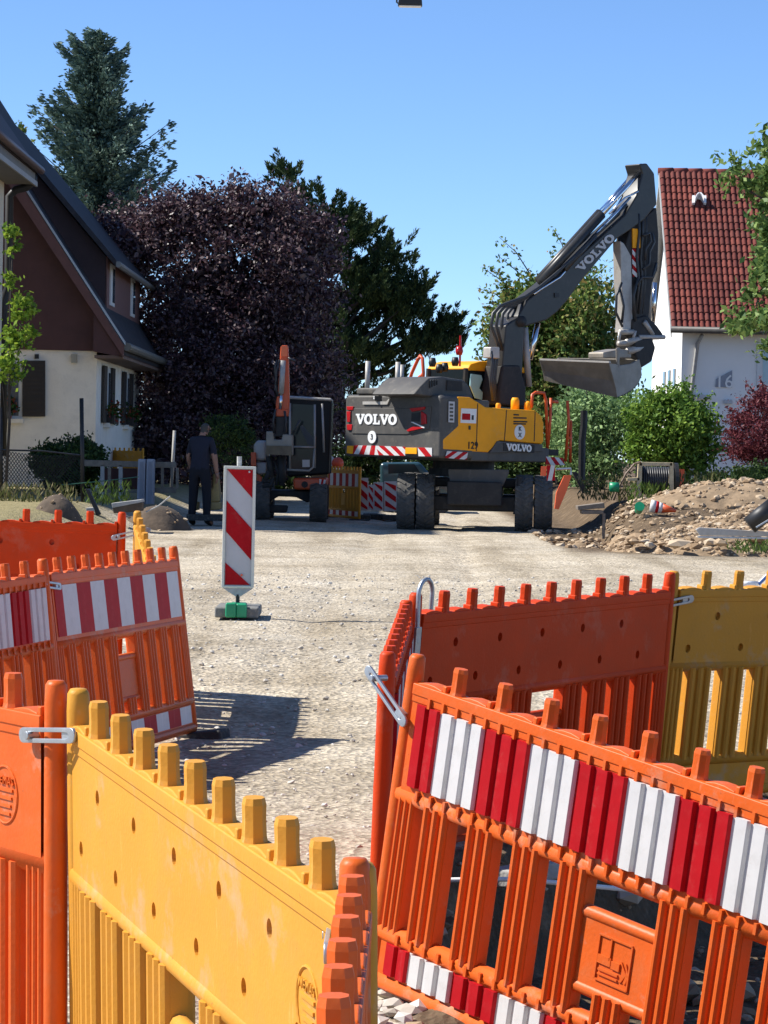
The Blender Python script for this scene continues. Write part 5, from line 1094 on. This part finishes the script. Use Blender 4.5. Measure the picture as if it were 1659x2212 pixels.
for k, (x, y, rx_, ry_, Y, lab) in enumerate(((760, 960, 110, 90, 84, 'dark hedge between the small and the big excavator'), (980, 960, 130, 110, 86, 'dark hedge behind the big excavator'), (560, 1000, 120, 85, 80, 'dark hedge under the copper beech'), (400, 1010, 90, 60, 78, 'shadowy hedge behind the worker'), (1150, 980, 90, 80, 80, 'hedge behind the right wheels of the big excavator'), (1580, 1060, 120, 40, 80, 'hedge at the foot of the white house'))):
    tree('garden_hedge', lab, (at(x, 1060, Y).x, Y, .3), [ell(x, y, rx_, ry_, Y, 1.0), ell(x, y + ry_ * .6, rx_, ry_ * .6, Y, 1.0)], 420, 34, .16, .06, LM['hedge'], BARK, 'hedges behind the building site', 'hedge', 8, .06, inner=.4)
tree('conifer_bush', 'feathery green conifer bush behind the worker', (at(490, 1060, 60).x, 60, .2), [ell(490, 930, 45, 28, 60, .5), ell(505, 960, 40, 40, 60, .5), ell(530, 945, 22, 16, 60, .3)], 120, 34, .08, .05, LM['hedge'], BARK, None, 'bush', 6, .05, asp=.25)
tree('laurel_bush', 'dark leafy bush behind the chain link fence', (at(150, 1070, 50).x, 50, .55), [ell(150, 1010, 72, 58, 50, .5), ell(110, 985, 40, 30, 50, .4), ell(190, 990, 40, 35, 50, .4)], 330, 36, .07, .04, LM['hedge'], BARK, None, 'bush', 8, .04)
tree('climbing_vine', 'sunlit yellow green vine climbing beside the downpipe', (at(10, 1000, 46).x, 46, .5), [ell(22, 790, 26, 45, 46, .2), ell(35, 730, 30, 32, 46, .2), ell(40, 665, 34, 26, 46, .2), ell(25, 580, 14, 60, 46, .12), ell(28, 510, 10, 24, 46, .1)], 84, 18, .06, .05, LM['vine'], BARK, None, 'vine', 6, .03)
tree('bare_twig_tree', 'thin leafy twigs above the left roof', (at(40, 700, 90).x, 90, .2), [ell(45, 290, 10, 22, 90, .2), ell(55, 300, 12, 10, 90, .2)], 12, 14, .08, .07, LM['cherry'], BARK, None, 'tree', 4, .06)
# walnut branches reaching in from the right
wr = empty('walnut_tree', (at(1790, 1100, 41).x, 41, .2), 'leafy branches of a broad leaved tree reaching in from the right', 'tree')
P, cc = cloud([ell(1655, 330, 22, 45, 41, .5), ell(1625, 395, 55, 38, 41, .6), ell(1665, 440, 40, 60, 41, .5), ell(1650, 560, 28, 40, 41, .4), ell(1640, 620, 22, 50, 41, .4), ell(1610, 690, 45, 30, 41, .5), ell(1660, 720, 45, 45, 41, .5), ell(1582, 345, 16, 8, 41, .2), ell(1760, 500, 110, 260, 41, 1.4)], 330, 24, .08, .05, .25, .3)
leaves('crown', P, .062, LM['walnut'], wr, .5)
b = MB(); B0 = wr.location.copy(); tp = at(1780, 520, 41); b.tube([B0 - V((0, 0, .3)), B0.lerp(tp, .5), tp], [.2, .16, .08], 10)
for i in rng.choice(len(cc), 40, replace=False):
    e = V(cc[i]); s = B0.lerp(tp, min(.98, max(.4, (e.z - .5) / (tp.z - .2)))); b.tube([s, s.lerp(e, .5) + V((0, 0, .1)), e], [.05, .03, .006], 6)
b.build('trunk', BARK, wr, smooth=True)

for nm, lines, Y, mt in (('round_maple', [[(1470, 860), (1476, 838), (1480, 826)], [(1420, 880), (1408, 855), (1400, 842)], [(1510, 880), (1528, 862), (1540, 852)], [(1530, 940), (1552, 930), (1562, 926)], [(1400, 930), (1375, 915), (1362, 905)]], 64, 'maple'), ('garden_shrub', [[(1250, 880), (1238, 852), (1232, 838)], [(1300, 870), (1306, 845), (1310, 832)], [(1340, 880), (1352, 858), (1362, 846)], [(1270, 880), (1268, 850), (1262, 838)]], 66, 'bush'), ('red_maple', [[(1640, 860), (1620, 835), (1606, 822)], [(1610, 900), (1580, 885), (1565, 880)], [(1600, 950), (1578, 945), (1566, 946)], [(1650, 850), (1648, 830), (1640, 815)]], 60, 'red')):
    rt_ = [o for o in bpy.data.objects if o.name.startswith(nm)][0]; sprays(rt_, lines, Y, LM[mt], .045, 16, .04, 'shoots')

sprays([o for o in bpy.data.objects if o.name.startswith('copper_beech')][0], [[(470, 420), (452, 398), (430, 388)], [(545, 415), (540, 392), (532, 380)], [(505, 420), (500, 395), (494, 384)], [(380, 425), (372, 404), (362, 396)], [(610, 430), (620, 405), (624, 396)], [(330, 420), (322, 400), (312, 394)], [(260, 440), (250, 425), (240, 420)], [(690, 470), (702, 448), (708, 440)]], 71, LM['beech'], .05, 14, .07)
# ------------------------------------------------------------------ fences and clutter on the left
nz = zoomer(0, 1650, 2.370)
fY = 46.0; fp2 = Plane((0, fY, 0), (0, -1, 0))
cf = empty('chain_link_fence', fp2(100, 1075), 'sagging dark chain link fence in front of the leafy bush', 'fence')
b = MB()
tl, tr_, br_, bl_ = (0, 975), (178, 985), (178, 1045), (0, 1060)
for k in range(-12, 26):
    for sg in (1, -1):
        pts = []
        for j in range(9):
            t = j / 8; u = (k + sg * t * 9) / 26
            if 0 <= u <= 1:
                sag = 6 * math.sin(u * math.pi)
                pts.append(fp2(u * 178, (972 + 10 * u + sag) * (1 - t) + (1062 - 14 * u + sag) * t))
        if len(pts) > 1: b.tube(pts, .006, 4, False)
b.build('mesh_wire', M['steel'], cf)
for x, y0, y1 in ((178, 860, 1100), (2, 880, 1075)): MB().tube([fp2(x + 1, y1, -.02), fp2(x - 2, y0, -.02)], .035, 10).build('post', M['steel'], cf, smooth=True)
MB().tube([fp2(0, 972), fp2(90, 974), fp2(178, 984)], .015, 6).build('top_wire', M['steel'], cf)
MB().tube([fp2(130, 1048, .1), fp2(215, 1040, .1), fp2(300, 1030, .1)], .008, 6).build('loose_wire', mat('green_wire', (.03, .11, .07), .5), cf)
wY = 49.0; wp_ = Plane((0, wY, 0), (0, -1, 0))
wf = empty('wooden_fence', wp_(300, 1075), 'weathered wooden rail fence beside the two square concrete posts', 'fence')
def bar(q, d, nm, mt, par, pl=wp_): return MB().prism(on(pl, nz, q), (0, d, 0)).build(nm, mt, par, bevel=.006)
bar([(760, 380), (1290, 395), (1290, 450), (760, 440)], .06, 'rail', M['wood'], wf); bar([(800, 650), (1280, 660), (1280, 690), (800, 680)], .05, 'rail', M['wood'], wf)
for x in (955, 1125): bar([(x - 18, 430), (x + 18, 430), (x + 16, 770), (x - 20, 770)], .09, 'picket', M['concrete'], wf)
bar([(1005, 450), (1035, 450), (1035, 660), (1005, 660)], .05, 'picket', M['wood'], wf); bar([(1440, 400), (1640, 400), (1640, 455), (1440, 455)], .06, 'rail', M['wood'], wf); bar([(1440, 640), (1640, 635), (1640, 690), (1440, 690)], .06, 'rail', M['wood'], wf)
for x in (1500, 1590, 1640): bar([(x, 455), (x + 28, 455), (x + 25, 650), (x, 650)], .05, 'picket', M['wood'], wf)
bar([(970, 460), (1280, 460), (1280, 655), (970, 655)], -.0 + .02, 'panel', mat('red_brown_panel', (.07, .022, .02), .7), wf, Plane((0, wY + .3, 0), (0, -1, 0)))
for x0, lab in ((1280, 'left one of the two square concrete posts by the wooden fence'), (1360, 'right one of the two square concrete posts by the wooden fence')):
    p = wp_(*nz(x0 + 38, 800)); gp_ = empty('concrete_post', (p.x, wY - .2, p.z), lab, 'post', 'square posts by the trench')
    Pq = Plane((0, wY - .3, 0), (0, -1, 0))
    MB().prism(on(Pq, nz, [(x0 - 5, 800), (x0 + 70, 800), (x0 + 78, 375), (x0 + 8, 372)]), (0, .28, 0)).build('shaft', mat('bluish_concrete', (.33, .33, .37), .85, var=.12, vs=7, bump=.2), gp_, bevel=.02)
    MB().prism(on(Pq, nz, [(x0 + 20, 790), (x0 + 50, 790), (x0 + 55, 400), (x0 + 28, 400)], .005), (0, -.02, 0)).build('face_panel', mat('post_inset', (.24, .24, .27), .85), gp_)
tr0 = at(309, 968, 63); ud = V((.62, -.785, 0)).normalized()
ob = panel(V((tr0.x, 63, tr0.z - 1.0)) - ud * LEN, ud, (0, 0, 1), 'yellow', 'yellow barrier panel in sunlight behind the wooden fence', foot=())
tr1 = at(170, 968, 63.5); ob2 = panel(V((tr1.x, 63.5, tr1.z - 1.0)) - ud * LEN, ud, (0, 0, 1), 'yellow', 'yellow barrier panel half hidden by the leafy bush', foot=())
mdp = at(130, 1105, 40)
def mound(name, label, c, rx, ry, h, n, mt, rockm, nr, rs, seed, kind=None, cat='heap', fill=.0):
    root = empty(name, c, label, cat); gx, gy = np.meshgrid(np.linspace(-1, 1, n), np.linspace(-1, 1, n)); r2 = gx ** 2 + gy ** 2
    hh = h * np.clip(1 - r2, 0, 1) ** .8; X_, Y_ = c[0] + gx * rx, c[1] + gy * ry
    hh = hh + h * .22 * vnoise(X_, Y_, 2.2, seed) * np.clip(1.2 - r2, 0, 1) + h * .10 * vnoise(X_, Y_, 7, seed + 1) * np.clip(1.2 - r2, 0, 1)
    Z_ = gz(X_, Y_) - .08 + hh; i = np.arange(n * n).reshape(n, n); f = np.stack([i[:-1, :-1], i[:-1, 1:], i[1:, 1:], i[1:, :-1]], -1).reshape(-1, 4)
    me = bpy.data.meshes.new('soil'); inv = np.array(world_of(root).inverted()); v = np.stack([X_, Y_, Z_], -1).reshape(-1, 3) + inv[:3, 3]
    me.from_pydata(v.tolist(), [], f.tolist()); link('soil', me, mt, root, True)
    a = rng.uniform(0, 6.283, nr); q = rng.random(nr) ** .5 * .95; k = np.stack([np.cos(a) * q, np.sin(a) * q], -1)
    ii = np.clip(((k[:, 1] + 1) / 2 * (n - 1)).astype(int), 0, n - 1); jj = np.clip(((k[:, 0] + 1) / 2 * (n - 1)).astype(int), 0, n - 1)
    s = rs * (.25 + rng.random(nr) ** 3); P = np.stack([c[0] + k[:, 0] * rx, c[1] + k[:, 1] * ry, Z_[ii, jj] + s * .2], -1) + inv[:3, 3]
    o = rocks('stones', P, s, rockm); o.parent = root; o['kind'] = 'stuff'; return root
SOIL = mat('heap_soil', (.25, .175, .105), .95, var=.4, vs=4, bump=.6, bs=14); DSOIL = mat('dark_soil', (.085, .060, .040), .95, var=.4, vs=5, bump=.6, bs=14)
mound('soil_heap', 'small dark heap of soil behind the red orange barrier', (mdp.x, 40, 0), .38, .5, .38, 26, DSOIL, M['rubble'], 40, .035, 3)
mound('soil_heap', 'dark soil heap at the feet of the worker', (at(345, 1130, 45).x, 45, 0), .55, .9, .42, 30, DSOIL, M['rubble'], 60, .035, 13)
rb = at(1540, 1190, 38.5)
mound('rubble_heap', 'long heap of broken stones and earth on the right', (rb.x + .25, 39.3, 0), 1.75, 1.2, .46, 60, SOIL, M['rubble'], 2400, .06, 23)
mound('rubble_heap', 'tan bank of clods rising towards the right picture edge', (rb.x + 1.25, 40.6, 0), 2.1, 1.3, .70, 60, SOIL, M['rubble'], 3400, .055, 53)
NB = 150; qx = rb.x + rng.uniform(-1.2, 2.6, NB); qy = rng.uniform(38.2, 40.6, NB)
qz = gz(qx, qy) + .10 + .30 * S((qx - rb.x + .6) / 2.2) + rng.uniform(-.04, .10, NB)
tag(rocks('stone_slabs', np.stack([qx, qy, qz], -1), rng.uniform(.06, .17, NB), M['rubble'], .5, .3), 'broken slabs and clods spread over the tan earth bank on the right', kind='stuff')
rb2 = at(1255, 1150, 44); mound('rubble_heap', 'low crumbly earth bank right beside the big excavator wheel', (rb2.x + .1, 44.3, 0), .7, .8, .6, 36, SOIL, M['rubble'], 520, .055, 33)
NB = 1500; qx = rng.uniform(2.5, 6.2, NB); qy = rng.uniform(40, 49, NB); sq = .02 + .07 * rng.random(NB) ** 3
tag(rocks('trench_stones', np.stack([qx, qy, gz(qx, qy) + sq * .3], -1), sq, M['rubble'], .6, .3), 'stones and clods strewn over the dug earth beside the excavator', kind='stuff')
rb3 = at(1620, 1100, 47); mound('rubble_heap', 'earth bank in the background under the red maple', (rb3.x, 47.5, 0), 2.0, 1.4, .5, 46, SOIL, M['rubble'], 900, .07, 43)
# planks and steel on the left trench
lp_ = Plane((0, 43, 0), (0, -1, 0))
def simple(name, label, cat, parts_, group=None):
    c = sum((V(p) for p in parts_[0][1]), V((0, 0, 0))) / len(parts_[0][1]); r = empty(name, c, label, cat, group)
    for nm, pts, ext, mt in parts_: MB().prism(pts, ext).build(nm, mt, r, bevel=.008)
    return r
simple('timber_beam', 'charred looking beam leaning by the black fence post', 'beam', [('beam', on(lp_, nz, [(795, 650), (830, 655), (940, 890), (900, 905)]), (0, .12, 0), M['steel'])])
simple('stone_slab', 'flat stone slab lying on the trench edge below the concrete posts', 'slab', [('slab', on(lp_, nz, [(1040, 785), (1320, 750), (1325, 775), (1050, 830)]), (0, .5, 0), M['concrete']), ('side', on(lp_, nz, [(1050, 830), (1325, 778), (1320, 860), (1060, 880)]), (0, .4, 0), DSOIL)])
simple('stone_slab', 'small pale slab in front of the leaning beam', 'slab', [('slab', on(lp_, nz, [(800, 830), (880, 825), (890, 865), (805, 870)]), (0, .4, 0), M['concrete'])])
r = empty('steel_bar', lp_(*nz(1450, 800)), 'thin steel bar leaning across the left trench', 'bar'); MB().tube([lp_(*nz(1360, 870)), lp_(*nz(1480, 810)), lp_(*nz(1590, 720))], .012, 8).build('rod', M['concrete'], r)
r = empty('concrete_pole', at(372, 1010, 58), 'slim grey pole standing left of the worker', 'pole'); MB().tube([at(370, 1060, 58), at(377, 930, 58)], .035, 10).build('shaft', M['concrete'], r, smooth=True)
# ------------------------------------------------------------------ right side clutter
rq = Plane((0, 49, 0), (0, -1, 0))
dr = empty('cable_drum_frame', rq(*kz(820, 1240)), 'wooden frame holding a black cable drum in the garden', 'drum')
wd = mat('pale_timber', (.55, .45, .28), .8, var=.25, vs=8, bump=.2)
for q in ([(690, 990), (720, 990), (712, 1270), (672, 1270)], [(925, 990), (952, 990), (958, 1250), (918, 1240)], [(700, 985), (945, 990), (945, 1015), (700, 1015)], [(605, 1105), (700, 1100), (700, 1125), (605, 1128)]): MB().prism(on(rq, kz, q), (0, .1, 0)).build('timber', wd, dr, bevel=.006)
for q in ([(700, 985), (720, 985), (720, 1240), (700, 1240)], [(925, 990), (945, 990), (945, 1230), (925, 1230)]): MB().prism(on(rq, kz, q, -.8), (0, .1, 0)).build('timber', wd, dr)
dc = rq(*kz(830, 1125), -.4); Rr = Matrix.Translation(dc) @ Matrix.Rotation(math.pi / 2, 4, 'Y')
MB().lathe([(.32, -.36), (.32, -.30), (.22, -.30), (.24, 0), (.22, .30), (.32, .30), (.32, .36)], 24, Rr).build('drum', M['black'], dr, smooth=False)
b = MB()
for k in range(14): b.lathe([(.235, -.27 + k * .04), (.255, -.25 + k * .04), (.235, -.23 + k * .04)], 20, Rr)
b.build('cable_coil', M['hose'], dr, smooth=True)
r = empty('cable', rq(*kz(600, 1100)), 'brown cable arching over the weeds left of the drum', 'cable'); MB().tube(on(rq, kz, [(500, 1270), (540, 1180), (600, 1070), (660, 1000), (710, 985)], .1), .02, 6).build('conductor', mat('brown_cable', (.16, .10, .06), .6), r)
r = empty('hose', rq(*kz(1030, 1260)), 'pale green hose arching over the rubble', 'hose'); MB().tube(on(rq, kz, [(965, 1310), (985, 1240), (1050, 1200), (1120, 1210), (1150, 1260)], .5), .022, 6).build('tube', mat('pale_green_hose', (.22, .42, .30), .5), r)
for x, y, w, lab in ((510, 1172, 70, 'bright green pipe end in the weeds beside the ladder'),):
    r = empty('drain_pipe', rq(*kz(x, y)), lab, 'pipe'); MB().tube([rq(*kz(x - w / 2, y), .2), rq(*kz(x + w / 2, y + 3), .2)], .085, 14).build('pipe', M['green'], r, smooth=True)
p45 = Plane((0, 45.2, 0), (0, -1, 0))
r = empty('drain_pipe', p45(*kz(695, 1335)), 'green drain pipe stub on the trench edge', 'pipe'); MB().lathe([(.065, -.08), (.065, .08), (.08, .08), (.08, .12), (.06, .12)], 16, Matrix.Translation(p45(*kz(695, 1335))) @ Matrix.Rotation(1.2, 4, 'X')).build('pipe', M['green'], r)
cn = empty('traffic_cone', p45(*kz(870, 1330)), 'red and white traffic cone lying on its side by the trench', 'cone')
Rc = Matrix.Translation(p45(*kz(790, 1315))) @ Matrix.Rotation(math.radians(100), 4, 'Y')
for (r0, z0, r1, z1, m_) in ((.105, -.02, .10, .06, 'sheet_white'), (.10, .06, .09, .11, 'sheet_red'), (.09, .11, .08, .17, 'sheet_white'), (.08, .17, .025, .40, 'vorange')): MB().lathe([(r0, z0), (r1, z1)], 18, Rc).build('band', M[m_], cn, smooth=True)
ob_ = mat('fluorescent_orange', (.85, .13, .035), .45, var=.08)
p46 = Plane((0, 46.6, 0), (0, -1, 0))
r = empty('orange_paddle', p46(*kz(110, 1330)), 'tilted bright orange board hanging from a grey bracket', 'board')
MB().prism(on(p46, kz, [(135, 1085), (192, 1085), (155, 1200), (95, 1340), (62, 1335), (75, 1215)]), (0, .05, 0)).build('board', ob_, r, bevel=.01); MB().tube(on(p46, kz, [(75, 1040), (185, 1035), (185, 1080)], .0), .02, 6).build('bracket', M['zinc'], r)
r = empty('warning_board', p46(*ex(1520, 960)), 'upright red and white board below the excavator steps', 'board')
stripes(r, on(p46, ex, [(1480, 1000), (1540, 1000), (1540, 888), (1480, 888)]), 2, RW, (0, -1, 0), .4, .02)
MB().prism(on(p46, ex, [(1440, 895), (1478, 895), (1475, 965), (1435, 965)]), (0, .03, 0)).build('lamp_box', ob_, r)
p48 = Plane((0, 60.5, 0), (0, -1, 0))
r = empty('orange_barrier_board', p48(*kz(1005, 1160)), 'bright orange board behind the cable drum', 'board'); MB().prism(on(p48, kz, [(970, 1035), (1035, 1040), (1030, 1165), (968, 1165)]), (0, .05, 0)).build('board', ob_, r)
b = MB(); r = empty('dark_post', rq(*kz(280, 650)), 'dark post sticking out of the pale green shrub', 'post'); MB().tube(on(rq, kz, [(285, 600), (282, 720), (270, 820), (266, 1120)], -4), .07, 8).build('shaft', M['steel'], r)
r = empty('leaning_beam', rq(*kz(260, 1170)), 'dark beam leaning in the weeds beside the orange board', 'beam'); MB().prism(on(p48, kz, [(195, 1060), (230, 1060), (330, 1230), (290, 1250)]), (0, .2, 0)).build('beam', M['steel'], r)
t46 = Plane((0, 45.6, 0), (0, -1, 0))
for q, lab in (([(235, 1315), (435, 1290), (440, 1330), (240, 1345)], 'upper weathered plank lying over the right trench'), ([(265, 1345), (430, 1350), (430, 1375), (270, 1375)], 'lower weathered plank over the right trench')):
    r = empty('plank', t46(*kz(*q[0])), lab, 'plank'); MB().prism(on(t46, kz, q), (0, .5, 0)).build('board', M['wood'], r, bevel=.006)
r = empty('trench_timber', t46(*kz(435, 1430)), 'upright dark timber at the edge of the right trench', 'timber'); MB().prism(on(t46, kz, [(425, 1370), (445, 1370), (440, 1560), (420, 1560)]), (0, .1, 0)).build('board', M['wood'], r)
p37 = Plane((0, 36.8, 0), (0, -1, 0))
r = empty('steel_profile', p37(*kz(1400, 1510)), 'galvanised steel profile lying on the rubble at the right edge', 'profile'); MB().prism(on(p37, kz, [(1120, 1490), (1150, 1475), (1720, 1510), (1720, 1545), (1150, 1535)]), (0, .1, 0)).build('web', M['vlight'], r, bevel=.006); MB().prism(on(p37, kz, [(1140, 1540), (1720, 1550), (1720, 1562), (1140, 1552)]), (0, .14, 0)).build('flange', M['zinc'], r)
r = empty('black_pipe', p37(*kz(1600, 1410)), 'thick black pipe leaning at the right edge over the rubble', 'pipe'); MB().tube([p37(*kz(1520, 1460), .1), p37(*kz(1720, 1300), .1)], .12, 16).build('pipe', M['black'], r, smooth=True); MB().tube([p37(*kz(1570, 1475), .25), p37(*kz(1720, 1385), .25)], .012, 6).build('edge_strip', M['zinc'], r)
# weeds around the drum
def tuft(name, label, cx, cy, w, h, Y, n, mt, size=.06):
    c = at(cx, cy, Y); r = empty(name, (c.x, Y, c.z), label, 'weeds'); s = Y / FD
    P = np.array(c) + rng.uniform(-1, 1, (n, 3)) * np.array([w * s, .6, 0]); P[:, 2] += rng.random(n) ** 1.5 * h * s
    leaves('blades', P, size, mt, r, .22, np.tile([0, 0, 1.], (n, 1)), .6); r['kind'] = 'stuff'; return r
WEED = leafmat('dry_weeds', [(.06, .08, .025), (.14, .14, .05), (.24, .20, .11)], .7, .3); GRN = leafmat('green_weeds', [(.03, .06, .012), (.07, .12, .02), (.13, .18, .04)], .6, .3)
tuft('weed_patch', 'green weeds growing in front of the cable drum', 1400, 1085, 45, 40, 48.2, 300, GRN); tuft('weed_patch', 'dry weeds left of the cable drum', 1310, 1078, 60, 50, 49.5, 420, WEED)
tuft('weed_patch', 'brownish weeds above the rubble heap', 1490, 1070, 60, 50, 50, 420, WEED); tuft('weed_patch', 'dry grass fringe below the chain link fence', 70, 1085, 90, 40, 44, 500, WEED); tuft('weed_patch', 'green weeds growing at the right edge below the red maple', 1630, 1065, 45, 50, 52, 350, GRN)
tuft('weed_patch', 'weeds in front of the steel profile at the right edge', 1630, 1190, 50, 22, 35.5, 260, GRN, .035); tuft('weed_patch', 'tall weeds by the wooden fence', 235, 1085, 50, 45, 45.5, 260, GRN)
# slab, pipe and things at the pit
r = empty('kerb_stone', (.62, 9.75, 0), 'pale kerb stone on the far edge of the pit', 'kerb'); b = MB(); b.box(V((.55, 9.55 + .75, -.05)), (.34, .10, .07), Matrix.Rotation(.95, 3, 'Z')); b.build('stone', M['concrete'], r, bevel=.012)
r = empty('white_pipe', (.6, 9.4, 0), 'thin white pipe crossing the pit under the red orange barrier', 'pipe'); MB().tube([V((.12, 9.75, -.0)), V((.5, 9.9, -.01)), V((.95, 9.95, -.05))], .009, 8).build('pipe', M['white'], r, smooth=True)
r = empty('paving_slab', (.0, 7.2, 0), 'grey paving slab at the bottom edge between the foreground barriers', 'slab'); MB().box(V((-.03, 7.28, gh(-.03, 7.28) + .02)), (.16, .36, .07)).build('slab', M['concrete'], r, bevel=.012)
r = empty('plastic_bucket', at(1610, 1255, 20), 'white plastic tub standing behind the yellow barrier at the right', 'tub'); c = at(1612, 1262, 20)
MB().lathe([(.07, -.12), (.085, .0), (.09, .02)], 20, Matrix.Translation(V((c.x, 20, c.z)))).build('tub', M['white'], r, smooth=True)
r = empty('blue_rod', at(1645, 1250, 20), 'blue rod leaning at the right picture edge', 'rod'); MB().tube([at(1638, 1262, 20), at(1668, 1232, 20)], .015, 8).build('rod', mat('blue_plastic', (.06, .14, .4), .4), r)
